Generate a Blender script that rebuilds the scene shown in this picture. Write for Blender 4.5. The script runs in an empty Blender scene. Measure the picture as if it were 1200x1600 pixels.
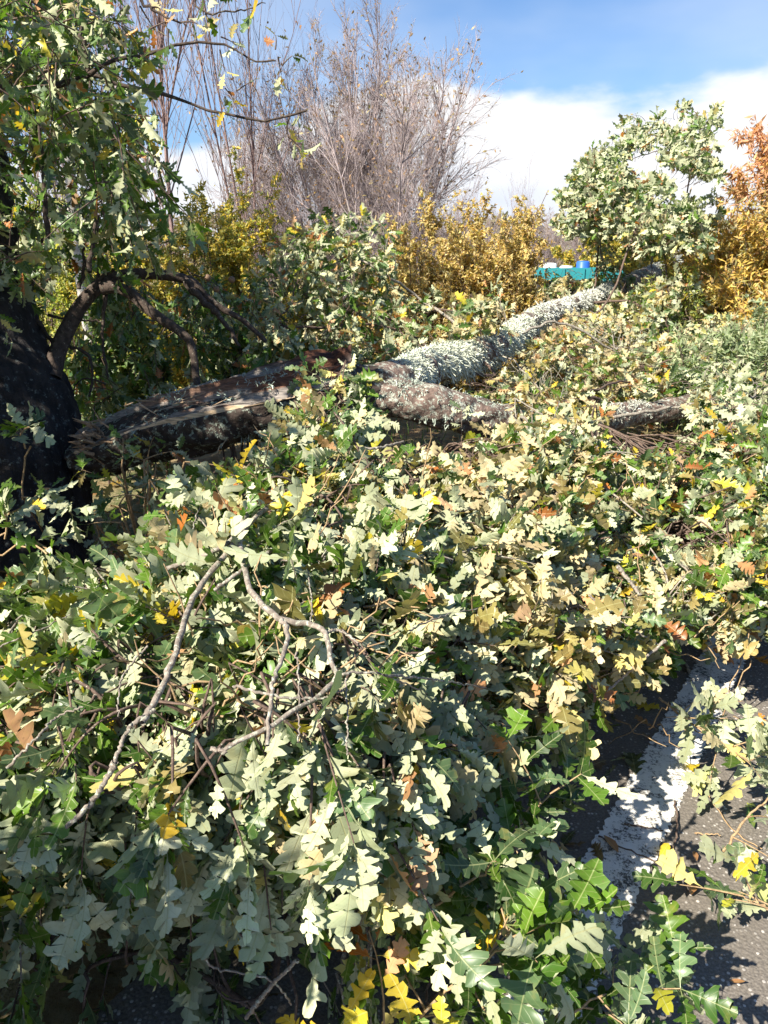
import bpy, math, random
import numpy as np
from mathutils import Vector, noise as mnoise
rng = np.random.default_rng(7)
random.seed(7)
R = math.radians
SC = bpy.context.scene
COL = SC.collection

# ------------------------------------------------------------------ camera
CAM = np.array([0.0, 0.0, 1.6])
PITCH = R(18.3)
FPX = 1209.0
cd = bpy.data.cameras.new('camera'); cam = bpy.data.objects.new('camera', cd); COL.objects.link(cam)
cd.sensor_fit = 'VERTICAL'; cd.sensor_height = 24.0; cd.sensor_width = 18.0
cd.lens = 24.0 * FPX / 1600.0
cd.clip_start = 0.05; cd.clip_end = 3000
cam.location = CAM; cam.rotation_euler = (R(90) - PITCH, 0, 0)
SC.camera = cam
FWD = np.array([0, math.cos(PITCH), -math.sin(PITCH)]); DWN = np.array([0, -math.sin(PITCH), -math.cos(PITCH)]); RGT = np.array([1.0, 0, 0])

def W(px, py, d):
    """world point seen at photo pixel (px,py) at distance d along the view axis"""
    px = np.asarray(px, float); py = np.asarray(py, float); d = np.asarray(d, float)
    u = (px - 600) / FPX; v = (py - 800) / FPX
    return CAM + d[..., None] * (FWD + u[..., None] * RGT + v[..., None] * DWN)

def G(px, py, z=0.0):
    u = (px - 600) / FPX; v = (py - 800) / FPX
    dr = FWD + u * RGT + v * DWN
    return CAM + dr * ((z - CAM[2]) / dr[2])

# ------------------------------------------------------------------ light
SUN = np.array([-0.52, -0.50, 0.66]); SUN /= np.linalg.norm(SUN)
SEL = math.asin(SUN[2]); SAZ = math.atan2(SUN[0], SUN[1])
w = bpy.data.worlds.new('World'); SC.world = w; w.use_nodes = True
nt = w.node_tree; nt.nodes.clear()
def N_(t, ty, **k):
    n = t.nodes.new(ty)
    for a, b in k.items():
        if a.startswith('i_'): n.inputs[int(a[2:])].default_value = b
        else: setattr(n, a, b)
    return n
def math_(t, op, a, b=None, c=None, clamp=False):
    n = t.nodes.new('ShaderNodeMath'); n.operation = op; n.use_clamp = clamp
    for i, x in enumerate((a, b, c)):
        if x is None: continue
        if isinstance(x, (int, float)): n.inputs[i].default_value = x
        else: t.links.new(x, n.inputs[i])
    return n.outputs[0]
def mixc(t, f, a, b, bt='MIX'):
    n = t.nodes.new('ShaderNodeMix'); n.data_type = 'RGBA'; n.blend_type = bt
    for i, x in ((0, f), (6, a), (7, b)):
        if isinstance(x, (int, float)): n.inputs[i].default_value = x
        elif isinstance(x, (tuple, list)): n.inputs[i].default_value = tuple(x) + ((1,) if len(x) == 3 else ())
        else: t.links.new(x, n.inputs[i])
    return n.outputs[2]
def maprange(t, v, a, b, c=0.0, d=1.0, smooth=True):
    n = t.nodes.new('ShaderNodeMapRange'); n.interpolation_type = 'SMOOTHSTEP' if smooth else 'LINEAR'
    t.links.new(v, n.inputs[0])
    for i, x in enumerate((a, b, c, d)): n.inputs[i + 1].default_value = x
    return n.outputs[0]
sky = nt.nodes.new('ShaderNodeTexSky'); sky.sky_type = 'NISHITA'; sky.sun_disc = False
sky.sun_elevation = SEL; sky.sun_rotation = SAZ; sky.air_density = 1.0; sky.dust_density = 0.6; sky.ozone_density = 2.0
tc = nt.nodes.new('ShaderNodeTexCoord')
sep = nt.nodes.new('ShaderNodeSeparateXYZ'); nt.links.new(tc.outputs['Generated'], sep.inputs[0])
mp = nt.nodes.new('ShaderNodeMapping'); mp.inputs['Scale'].default_value = (1, 1, 2.6); nt.links.new(tc.outputs['Generated'], mp.inputs[0])
n1 = N_(nt, 'ShaderNodeTexNoise'); n1.inputs['Scale'].default_value = 3.4; n1.inputs['Detail'].default_value = 7; n1.inputs['Roughness'].default_value = 0.5; nt.links.new(mp.outputs[0], n1.inputs[0])
n2 = N_(nt, 'ShaderNodeTexNoise'); n2.inputs['Scale'].default_value = 1.7; n2.inputs['Detail'].default_value = 5; nt.links.new(mp.outputs[0], n2.inputs[0])
# a bank of cumulus low over the horizon, its top highest to the right of the road
az = math_(nt, 'ARCTAN2', sep.outputs[0], sep.outputs[1])
hump = math_(nt, 'MULTIPLY', math_(nt, 'COSINE', math_(nt, 'MULTIPLY', math_(nt, 'SUBTRACT', az, 0.36), 1.9)), 0.085)
top = math_(nt, 'ADD', hump, 0.098)
edge = math_(nt, 'ADD', top, math_(nt, 'MULTIPLY', math_(nt, 'SUBTRACT', n1.outputs[0], 0.5), 0.17))
msk = maprange(nt, math_(nt, 'SUBTRACT', edge, sep.outputs[2]), -0.004, 0.019)
cl = mixc(nt, maprange(nt, n2.outputs[0], 0.40, 0.60), (6.0, 6.6, 7.9), (8.5, 8.6, 8.8))
wisp = math_(nt, 'MULTIPLY', maprange(nt, n2.outputs[0], 0.5, 0.75), 0.35)
c0 = mixc(nt, wisp, mixc(nt, 1.0, sky.outputs[0], (0.84, 1.06, 1.32), 'MULTIPLY'), (7.2, 7.8, 8.6))
skc = mixc(nt, msk, c0, cl)
bg = nt.nodes.new('ShaderNodeBackground'); bg.inputs[1].default_value = 0.052
nt.links.new(skc, bg.inputs[0])
wo = nt.nodes.new('ShaderNodeOutputWorld'); nt.links.new(bg.outputs[0], wo.inputs[0])
sd = bpy.data.lights.new('sun', 'SUN'); sd.energy = 5.0; sd.angle = R(0.5); sd.color = (1.0, 0.93, 0.79)
so = bpy.data.objects.new('sun', sd); COL.objects.link(so); so.location = SUN * 20
so.rotation_euler = Vector(SUN).to_track_quat('Z', 'Y').to_euler()
SC.view_settings.view_transform = 'Standard'; SC.view_settings.look = 'None'
SC.view_settings.exposure = 1.32; SC.view_settings.gamma = 1
SC.cycles.max_bounces = 6; SC.cycles.diffuse_bounces = 3; SC.cycles.transparent_max_bounces = 6

# ------------------------------------------------------------------ helpers
def link(name, me, mat=None, parent=None):
    o = bpy.data.objects.new(name, me); COL.objects.link(o)
    if mat is not None and me is not None: me.materials.append(mat)
    if parent is not None: o.parent = parent; o.matrix_parent_inverse = parent.matrix_world.inverted()
    return o
def tag(o, label=None, cat=None, group=None, kind=None):
    if label: o['label'] = label
    if cat: o['category'] = cat
    if group: o['group'] = group
    if kind: o['kind'] = kind
    return o
def empty(name, loc, label, cat, group=None):
    o = bpy.data.objects.new(name, None); COL.objects.link(o); o.location = [float(v) for v in loc]
    bpy.context.view_layer.update()
    o.empty_display_size = 0.1
    return tag(o, label, cat, group)
def mesh(name, V, T=None, Q=None, attrs=None, smooth=True, mi=None):
    """numpy arrays to a mesh: triangles T (n,3) and/or quads Q (m,4)"""
    me = bpy.data.meshes.new(name)
    V = np.asarray(V, np.float32).reshape(-1, 3)
    parts = []; tot = []
    if T is not None and len(T): parts.append(np.asarray(T, np.int32).ravel()); tot.append(np.full(len(T), 3, np.int32))
    if Q is not None and len(Q): parts.append(np.asarray(Q, np.int32).ravel()); tot.append(np.full(len(Q), 4, np.int32))
    L = np.concatenate(parts); C = np.concatenate(tot)
    me.vertices.add(len(V)); me.vertices.foreach_set('co', V.ravel())
    me.loops.add(len(L)); me.loops.foreach_set('vertex_index', L)
    me.polygons.add(len(C)); me.polygons.foreach_set('loop_start', np.concatenate(([0], np.cumsum(C)[:-1])).astype(np.int32))
    me.polygons.foreach_set('loop_total', C)
    me.polygons.foreach_set('use_smooth', np.full(len(C), smooth))
    if attrs:
        for k, a in attrs.items():
            a = np.asarray(a, np.float32)
            if a.shape[1] == 4: at = me.attributes.new(k, 'FLOAT_COLOR', 'POINT'); at.data.foreach_set('color', a.ravel())
            else: at = me.attributes.new(k, 'FLOAT_VECTOR', 'POINT'); at.data.foreach_set('vector', a.ravel())
    me.update(calc_edges=True); me.validate()
    return me
def nrm(a): return a / np.maximum(np.linalg.norm(a, axis=-1, keepdims=True), 1e-9)
def tubes(P, Rd, sides=5, cap=False):
    """P (N,K,3) polylines, Rd (N,K) radii -> V, Q"""
    P = np.asarray(P, float); Rd = np.asarray(Rd, float); N, K, _ = P.shape
    T = np.empty_like(P); T[:, 1:-1] = P[:, 2:] - P[:, :-2]; T[:, 0] = P[:, 1] - P[:, 0]; T[:, -1] = P[:, -1] - P[:, -2]
    T = nrm(T)
    m = nrm(T.mean(1)); ref = np.where(np.abs(m[:, 2:3]) > 0.75, np.array([[0, 1.0, 0]]), np.array([[0, 0, 1.0]]))
    A = nrm(np.cross(T, ref[:, None, :])); B = np.cross(A, T)
    th = np.linspace(0, 2 * np.pi, sides, endpoint=False)
    V = P[:, :, None, :] + Rd[:, :, None, None] * (A[:, :, None, :] * np.cos(th)[None, None, :, None] + B[:, :, None, :] * np.sin(th)[None, None, :, None])
    i = np.arange(N)[:, None, None] * K * sides; k = np.arange(K - 1)[None, :, None] * sides; s = np.arange(sides)[None, None, :]
    s2 = (s + 1) % sides
    Q = np.stack([i + k + s, i + k + s2, i + k + sides + s2, i + k + sides + s], -1).reshape(-1, 4)
    return V.reshape(-1, 3), Q
def join(*vq):
    Vs = []; Qs = []; o = 0
    for V, Q in vq:
        if len(V) == 0: continue
        Vs.append(V); Qs.append(Q + o); o += len(V)
    return np.concatenate(Vs), np.concatenate(Qs)
def resample(pts, rad, n, jit=0.0):
    """smooth polyline (Catmull-Rom) through pts with radii"""
    pts = np.asarray(pts, float); rad = np.asarray(rad, float); m = len(pts)
    ts = np.linspace(0, m - 1 - 1e-6, n); i = ts.astype(int); f = (ts - i)[:, None]
    g = lambda a, k: a[np.clip(k, 0, m - 1)]
    p0, p1, p2, p3 = g(pts, i - 1), g(pts, i), g(pts, i + 1), g(pts, i + 2)
    out = 0.5 * (2 * p1 + (p2 - p0) * f + (2 * p0 - 5 * p1 + 4 * p2 - p3) * f ** 2 + (3 * p1 - p0 - 3 * p2 + p3) * f ** 3)
    r = rad[i] * (1 - f[:, 0]) + g(rad, i + 1) * f[:, 0]
    if jit: out[1:-1] += rng.normal(0, jit, (n - 2, 3))
    return out, r
def vnoise(P, s, seed=0):
    """value noise, vectorised"""
    P = np.asarray(P) * s; I = np.floor(P).astype(np.int64); F = P - I; F = F * F * (3 - 2 * F)
    def h(i, j, k):
        n = (i * 374761393 + j * 668265263 + k * 2147483647 + seed * 974634777) & 0x7fffffff
        n = ((n ^ (n >> 13)) * 1274126177) & 0x7fffffff
        return ((n ^ (n >> 16)) & 0xffff) / 65535.0
    r = 0
    for a in (0, 1):
        for b in (0, 1):
            for c in (0, 1):
                wgt = (F[..., 0] if a else 1 - F[..., 0]) * (F[..., 1] if b else 1 - F[..., 1]) * (F[..., 2] if c else 1 - F[..., 2])
                r = r + wgt * h(I[..., 0] + a, I[..., 1] + b, I[..., 2] + c)
    return r
def inpoly(px, py, poly):
    px = np.asarray(px); py = np.asarray(py); c = np.zeros(px.shape, bool); n = len(poly); j = n - 1
    for i in range(n):
        xi, yi = poly[i]; xj, yj = poly[j]
        if yi != yj:
            c ^= ((yi > py) != (yj > py)) & (px < (xj - xi) * (py - yi) / (yj - yi) + xi)
        j = i
    return c

# ------------------------------------------------------------------ materials
def newmat(name):
    m = bpy.data.materials.new(name); m.use_nodes = True; t = m.node_tree; t.nodes.clear()
    out = t.nodes.new('ShaderNodeOutputMaterial'); return m, t, out
def princ(t, col, rough=0.7, spec=0.4):
    p = t.nodes.new('ShaderNodeBsdfPrincipled')
    if isinstance(col, (tuple, list)): p.inputs['Base Color'].default_value = tuple(col) + (1,)
    else: t.links.new(col, p.inputs['Base Color'])
    if isinstance(rough, (int, float)): p.inputs['Roughness'].default_value = rough
    else: t.links.new(rough, p.inputs['Roughness'])
    p.inputs['Specular IOR Level'].default_value = spec
    return p
def tnoise(t, scale, detail=4, rough=0.55, vec=None, stretch=None):
    n = t.nodes.new('ShaderNodeTexNoise'); n.inputs['Scale'].default_value = scale; n.inputs['Detail'].default_value = detail; n.inputs['Roughness'].default_value = rough
    if vec is None:
        g = t.nodes.new('ShaderNodeNewGeometry'); vec = g.outputs['Position']
    if stretch:
        m = t.nodes.new('ShaderNodeMapping'); m.inputs['Scale'].default_value = stretch; t.links.new(vec, m.inputs[0]); vec = m.outputs[0]
    t.links.new(vec, n.inputs['Vector']); return n.outputs[0]
def bump(t, h, strength, dist, p):
    b = t.nodes.new('ShaderNodeBump'); b.inputs['Strength'].default_value = strength; b.inputs['Distance'].default_value = dist
    t.links.new(h, b.inputs['Height']); t.links.new(b.outputs[0], p.inputs['Normal'])

def leaf_material(name, transl=0.28, rf=0.38, veins=True):
    m, t, out = newmat(name)
    a = t.nodes.new('ShaderNodeAttribute'); a.attribute_name = 'colf'
    b = t.nodes.new('ShaderNodeAttribute'); b.attribute_name = 'colb'
    g = t.nodes.new('ShaderNodeNewGeometry')
    c = mixc(t, g.outputs['Backfacing'], a.outputs['Color'], b.outputs['Color'])
    ns = tnoise(t, 45, 3)
    c = mixc(t, 1.0, c, mixc(t, ns, (0.72, 0.74, 0.70), (1.22, 1.2, 1.18)), 'MULTIPLY')
    blot = maprange(t, tnoise(t, 17, 4, 0.6), 0.56, 0.70); spots = maprange(t, tnoise(t, 260, 2, 0.5), 0.66, 0.72)
    c = mixc(t, math_(t, 'MULTIPLY', blot, 0.45), c, mixc(t, 0.6, c, (0.36, 0.27, 0.07)))
    c = mixc(t, math_(t, 'MULTIPLY', spots, 0.6), c, (0.13, 0.08, 0.04))
    p_r = maprange(t, g.outputs['Backfacing'], 0, 1, rf, 0.75)
    if veins:
        u = t.nodes.new('ShaderNodeAttribute'); u.attribute_name = 'luv'
        s = t.nodes.new('ShaderNodeSeparateXYZ'); t.links.new(u.outputs['Vector'], s.inputs[0])
        ay = math_(t, 'ABSOLUTE', s.outputs[1])
        mid = maprange(t, ay, 0.006, 0.013, 1, 0)
        ph = math_(t, 'SUBTRACT', s.outputs[0], math_(t, 'MULTIPLY', ay, 0.85))
        fr = math_(t, 'ABSOLUTE', math_(t, 'SUBTRACT', math_(t, 'FRACT', math_(t, 'MULTIPLY', ph, 8.5)), 0.5))
        side = math_(t, 'MULTIPLY', maprange(t, fr, 0.0, 0.07, 1, 0), 0.38)
        v = math_(t, 'MAXIMUM', math_(t, 'MULTIPLY', mid, 0.8), side)
        c = mixc(t, math_(t, 'MULTIPLY', v, 0.75), c, mixc(t, g.outputs['Backfacing'], mixc(t, 0.55, c, (0.62, 0.62, 0.30)), mixc(t, 0.6, c, (0.30, 0.27, 0.10))))
    p = princ(t, c, 0.5, 0.45); t.links.new(p_r, p.inputs['Roughness'])
    if veins: bump(t, v, 0.35, 0.0015, p)
    tr = t.nodes.new('ShaderNodeBsdfTranslucent')
    tcol = mixc(t, 1.0, a.outputs['Color'], (1.9, 2.0, 0.9), 'MULTIPLY'); t.links.new(tcol, tr.inputs[0])
    mx = t.nodes.new('ShaderNodeMixShader'); mx.inputs[0].default_value = transl
    t.links.new(p.outputs[0], mx.inputs[1]); t.links.new(tr.outputs[0], mx.inputs[2]); t.links.new(mx.outputs[0], out.inputs[0])
    return m
M_LEAF = leaf_material('oak_leaf')
M_SMALL = leaf_material('shrub_leaf', 0.3, 0.5, False)

def bark_material(name, dark, light, lich=0.45, lcol=(0.36, 0.41, 0.33), scale=1.0, furrow=True, bumpd=0.02):
    m, t, out = newmat(name)
    n = tnoise(t, 18 * scale, 6, 0.6, None, (1, 1, 0.28) if furrow else None)
    f = tnoise(t, 70 * scale, 5, 0.65)
    c = mixc(t, maprange(t, n, 0.36, 0.64), dark, light)
    c = mixc(t, math_(t, 'MULTIPLY', f, 0.5), c, tuple(x * 1.5 for x in light))
    ln = tnoise(t, 26 * scale, 5, 0.68)
    lm = maprange(t, ln, 0.60 - 0.13 * lich, 0.66 - 0.12 * lich)
    fine = maprange(t, f, 0.42, 0.56)
    lm2 = math_(t, 'MULTIPLY', lm, math_(t, 'ADD', math_(t, 'MULTIPLY', fine, 0.75), 0.2))
    c = mixc(t, lm2, c, lcol)
    p = princ(t, c, 0.9, 0.25)
    hsum = math_(t, 'ADD', n, math_(t, 'MULTIPLY', f, 0.35))
    bump(t, hsum, 0.9, bumpd, p)
    t.links.new(p.outputs[0], out.inputs[0]); return m
M_TRUNK = bark_material('furrowed_oak_bark', (0.007, 0.006, 0.006), (0.034, 0.030, 0.030), 0.22, (0.15, 0.165, 0.15), 1.0)
M_LIMB = bark_material('shaded_limb_bark', (0.012, 0.009, 0.008), (0.06, 0.045, 0.038), 0.6, (0.30, 0.34, 0.28), 1.1, False)  # dark albedo stands in for shade on the stem's near side
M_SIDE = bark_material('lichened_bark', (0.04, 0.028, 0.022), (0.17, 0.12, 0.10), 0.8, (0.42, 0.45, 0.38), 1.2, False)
M_ARCH = bark_material('arched_limb_bark', (0.018, 0.014, 0.012), (0.075, 0.055, 0.045), 0.05, (0.25, 0.25, 0.2), 2.0, False, 0.008)
M_BRANCH = bark_material('weathered_branch', (0.095, 0.08, 0.065), (0.25, 0.21, 0.175), 0.6, (0.45, 0.47, 0.38), 4.0, False, 0.004)
M_TWIG = bark_material('twig_bark', (0.16, 0.10, 0.055), (0.36, 0.25, 0.14), 0.0, (0.4, 0.4, 0.3), 6.0, False, 0.002)
M_DTWIG = bark_material('dark_twig_bark', (0.05, 0.033, 0.028), (0.13, 0.09, 0.07), 0.0, (0.4, 0.4, 0.3), 6.0, False, 0.002)
M_BARE = bark_material('bare_tree_bark', (0.16, 0.125, 0.125), (0.37, 0.31, 0.32), 0.15, (0.4, 0.42, 0.36), 3.0, False, 0.006)
M_REDB = bark_material('reddish_twig_bark', (0.10, 0.065, 0.06), (0.25, 0.17, 0.16), 0.0, (0.4, 0.42, 0.36), 3.0, False, 0.004)
M_BIRCH = bark_material('pale_trunk_bark', (0.16, 0.14, 0.12), (0.5, 0.47, 0.44), 0.5, (0.55, 0.55, 0.5), 1.2, False, 0.006)

def attr_mat(name, attr='col', rough=0.8, scale=60, amp=0.3, bd=0.002, stretch=None):
    m, t, out = newmat(name)
    a = t.nodes.new('ShaderNodeAttribute'); a.attribute_name = attr
    n = tnoise(t, scale, 6, 0.65, None, stretch)
    c = mixc(t, 1.0, a.outputs['Color'], mixc(t, maprange(t, n, 0.3, 0.7), (1 - amp,) * 3, (1 + amp,) * 3), 'MULTIPLY')
    p = princ(t, c, rough, 0.3); bump(t, n, 0.8, bd, p)
    t.links.new(p.outputs[0], out.inputs[0]); return m
M_TORN = attr_mat('torn_wood', 'col', 0.75, 30, 0.45, 0.012, (0.35, 3.5, 3.5))
M_LICHEN = attr_mat('fruticose_lichen', 'col', 0.95, 90, 0.2, 0.001)
M_GRASS = attr_mat('grass_blade', 'col', 0.7, 5, 0.3, 0.001)
def simple(name, col, rough=0.5, var=0.25, scale=20, spec=0.4, bd=0.001):
    m, t, out = newmat(name); n = tnoise(t, scale, 5, 0.6)
    c = mixc(t, n, tuple(x * (1 - var) for x in col), tuple(min(1, x * (1 + var)) for x in col))
    p = princ(t, c, rough, spec); bump(t, n, 0.4, bd, p); t.links.new(p.outputs[0], out.inputs[0]); return m

# ------------------------------------------------------------------ leaves
OUT = {0: [(.0, .006), (.13, .009), (.19, .035), (.25, .10), (.29, .165), (.33, .185), (.37, .165), (.385, .11), (.395, .075), (.43, .10), (.48, .21), (.53, .31), (.58, .345), (.63, .325), (.645, .25), (.63, .16), (.635, .105), (.68, .12), (.74, .225), (.80, .295), (.86, .29), (.885, .225), (.865, .15), (.865, .11), (.90, .115), (.95, .13), (.99, .095), (1.01, .03)],
       1: [(.0, .008), (.15, .012), (.25, .10), (.33, .185), (.385, .10), (.40, .075), (.50, .26), (.60, .34), (.64, .22), (.635, .10), (.76, .26), (.86, .28), (.87, .12), (.96, .12), (1.0, .02)],
       2: [(.05, .01), (.2, .03), (.33, .17), (.42, .08), (.57, .32), (.66, .12), (.83, .29), (.89, .11), (1.0, .03)],
       3: [(.0, .01), (.25, .16), (.55, .2), (.8, .12), (1.0, .01)],
       5: [(.0, .01), (.45, .21), (1.0, .01)], 6: [(.0, .01), (.5, .11), (1.0, .005)],
       4: [(.0, .01), (.25, .085), (.55, .105), (.8, .06), (1.0, .005)]}
OUTB = {0: [(0, .006), (.12, .01), (.18, .04), (.23, .11), (.27, .12), (.29, .07), (.31, .055), (.36, .15), (.41, .21), (.455, .19), (.46, .10), (.47, .065), (.53, .17), (.60, .27), (.65, .26), (.665, .17), (.65, .085), (.70, .12), (.76, .22), (.81, .245), (.85, .20), (.845, .11), (.85, .085), (.90, .12), (.95, .13), (.99, .09), (1.01, .02)],
        1: [(0, .008), (.14, .012), (.23, .11), (.29, .06), (.40, .21), (.46, .075), (.60, .27), (.66, .10), (.80, .245), (.85, .09), (.95, .12), (1.0, .02)]}
def template(lod, seed):
    r = np.random.default_rng(100 + seed * 7 + lod)
    o = np.array(OUTB[lod] if lod < 2 and seed % 5 < 4 else OUT[lod]); n = len(o)
    mx = np.maximum.accumulate(o[:, 0]) * 0.985
    wL, wR = r.uniform(0.8, 1.2, 2); st = r.uniform(0.92, 1.08)
    amp = r.uniform(0.88, 1.12, n); amp2 = r.uniform(0.88, 1.12, n)
    if lod < 3:
        sh = r.normal(0, 0.022, (2, n)); k_ = r.uniform(.64, .98); wL *= k_; wR *= k_
        lobe = 1 + .22 * np.sin(o[:, 0] * r.uniform(5, 9) + r.uniform(0, 6)); amp = amp * lobe; amp2 = amp2 * (1 + .22 * np.sin(o[:, 0] * r.uniform(5, 9) + r.uniform(0, 6)))
    else: sh = np.zeros((2, n))
    L = np.stack([o[:, 0] * st + sh[0], o[:, 1] * wL * amp, np.zeros(n)], 1)
    Rr = np.stack([o[:, 0] * st + sh[1], -o[:, 1] * wR * amp2, np.zeros(n)], 1)
    Mi = np.stack([mx * st, np.zeros(n), np.zeros(n)], 1)
    V = np.concatenate([L, Mi, Rr]); luv = V.copy()
    side = r.normal(0, 0.18); V[:, 1] += side * V[:, 0] ** 2
    bend = r.uniform(-0.25, 0.6); fold = r.uniform(-0.2, 0.8); tw = r.normal(0, 0.5)
    y = V[:, 1] - side * V[:, 0] ** 2; x = V[:, 0]
    z = -bend * x ** 2 + fold * np.abs(y) + tw * y * x + 0.20 * np.sin(x * 17 + r.uniform(0, 6) + np.sign(y)) * np.abs(y) * (1 if lod < 3 else 0.3)
    V[:, 2] = z
    i = np.arange(n - 1)
    Q = np.concatenate([np.stack([i, n + i, n + i + 1, i + 1], 1), np.stack([n + i, 2 * n + i, 2 * n + i + 1, n + i + 1], 1)])
    # winding so that the face normal is +z
    Q[:, :] = Q[:, ::1]
    return V, Q, luv
TPL = {l: [template(l, s) for s in range(22 if l < 2 else 8)] for l in OUT}
class Leaves:
    def __init__(s): s.p = []; s.x = []; s.n = []; s.s = []; s.f = []; s.b = []
    def add(s, p, x, n, sc, cf, cb):
        s.p.append(p.reshape(-1, 3)); s.x.append(x.reshape(-1, 3)); s.n.append(n.reshape(-1, 3)); s.s.append(sc.reshape(-1)); s.f.append(cf.reshape(-1, 3)); s.b.append(cb.reshape(-1, 3))
    def mesh(s, name, lod=None):
        p = np.concatenate(s.p); x = nrm(np.concatenate(s.x)); n = np.concatenate(s.n); sc = np.concatenate(s.s); f = np.concatenate(s.f); b = np.concatenate(s.b)
        y = nrm(np.cross(n, x)); z = np.cross(x, y)
        dist = np.linalg.norm(p - CAM, axis=1)
        if lod is None: ld = np.where(dist < 3.3, 0, np.where(dist < 6.5, 1, 2))
        else: ld = np.full(len(p), lod)
        Vs = []; Qs = []; F = []; B = []; U = []; o = 0
        vr = rng.integers(0, 1000, len(p))
        for l in np.unique(ld):
            for k, (tv, tq, tu) in enumerate(TPL[l]):
                ix = np.where((ld == l) & (vr % len(TPL[l]) == k))[0]
                if len(ix) == 0: continue
                m = len(tv)
                V = p[ix, None] + sc[ix, None, None] * (tv[None, :, 0:1] * x[ix, None] + tv[None, :, 1:2] * y[ix, None] + tv[None, :, 2:3] * z[ix, None])
                Vs.append(V.reshape(-1, 3)); Qs.append((np.arange(len(ix))[:, None, None] * m + tq[None]).reshape(-1, 4) + o); o += len(ix) * m
                F.append(np.repeat(f[ix], m, 0)); B.append(np.repeat(b[ix], m, 0)); U.append(np.tile(tu, (len(ix), 1)))
        one = lambda a: np.concatenate([a, np.ones((len(a), 1))], 1)
        return mesh(name, np.concatenate(Vs), None, np.concatenate(Qs), {'colf': one(np.clip(np.concatenate(F), 0.004, 0.9)), 'colb': one(np.clip(np.concatenate(B), 0.004, 0.9)), 'luv': np.concatenate(U)})

# colour regions over the fallen crown: px, py, green, tan, yellow, orange, share showing the underside
REG = np.array([
 (60, 930, .84, .02, .12, .02, .30), (120, 1090, .84, .03, .11, .02, .35), (260, 1000, .85, .05, .08, .02, .55), (400, 1050, .90, .05, .04, .01, .85),
 (600, 900, .86, .10, .03, .01, .82), (750, 720, .32, .62, .03, .05, .75), (800, 940, .20, .77, .02, .02, .80), (650, 1100, .92, .07, .01, .0, .88),
 (520, 1330, .92, .03, .04, .01, .70), (300, 1330, .93, .02, .04, .01, .55), (150, 1510, .98, .01, .01, .0, .22), (450, 1540, .96, .01, .02, .01, .25), (860, 1500, .95, .01, .04, .0, .18),  # low underside shares at the bottom darken the leaves to deepen shade
 (600, 1520, .90, .02, .07, .01, .25), (850, 1100, .35, .55, .05, .05, .65), (1000, 1000, .32, .52, .13, .05, .55), (1150, 950, .50, .25, .15, .10, .45),
 (1000, 850, .78, .12, .07, .03, .50), (980, 700, .78, .05, .11, .06, .22), (1130, 720, .74, .05, .13, .08, .35), (500, 700, .80, .08, .10, .02, .55),
 (380, 760, .82, .05, .10, .03, .55), (900, 580, .30, .56, .09, .05, .55), (1150, 600, .92, .05, .03, .0, .80), (500, 450, .78, .09, .07, .06, .70),
 (1000, 300, .93, .03, .02, .02, .86), (780, 1250, .95, .02, .03, .0, .25)])
def region(px, py):
    d2 = (px[..., None] - REG[:, 0]) ** 2 + (py[..., None] - REG[:, 1]) ** 2
    wt = 1 / (d2 + 1200) ** 1.6; wt /= wt.sum(-1, keepdims=True)
    return wt @ REG[:, 2:]
def colours(mix, shape):
    """mix (...,4) green/tan/yellow/orange probabilities -> front and back albedos"""
    k = rng.random(shape); c = np.cumsum(mix, -1); c = c / c[..., -1:]
    ty = (k[..., None] > c).sum(-1)
    v = rng.uniform(0.6, 1.45, shape)[..., None]; h = rng.random(shape)[..., None]
    gf = (np.array([.035, .085, .013]) * (1 - h) + np.array([.095, .175, .018]) * h) * v
    glau = rng.random(shape)[..., None] < 0.35
    gf = np.where(glau, np.array([.085, .14, .06]) * v, gf)
    gb = (np.array([.35, .39, .235]) * (1 - h) + np.array([.56, .57, .395]) * h) * np.clip(v, .75, 1.15)
    tf = (np.array([.30, .22, .09]) * (1 - h) + np.array([.17, .17, .05]) * h) * v
    tb = (np.array([.58, .45, .26]) * (1 - h) + np.array([.52, .47, .28]) * h) * np.clip(v, .8, 1.15)
    yf = (np.array([.62, .40, .035]) * (1 - h) + np.array([.42, .42, .04]) * h) * np.clip(v, .8, 1.1)
    yb = (np.array([.58, .46, .16]) * (1 - h) + np.array([.50, .50, .20]) * h) * np.clip(v, .8, 1.1)
    of = (np.array([.42, .14, .03]) * (1 - h) + np.array([.24, .10, .04]) * h) * v
    ob = (np.array([.50, .25, .11]) * (1 - h) + np.array([.45, .30, .18]) * h) * v
    F = np.choose(ty[..., None], [gf, tf, yf, of]); B = np.choose(ty[..., None], [gb, tb, yb, ob])
    return F, B
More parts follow.
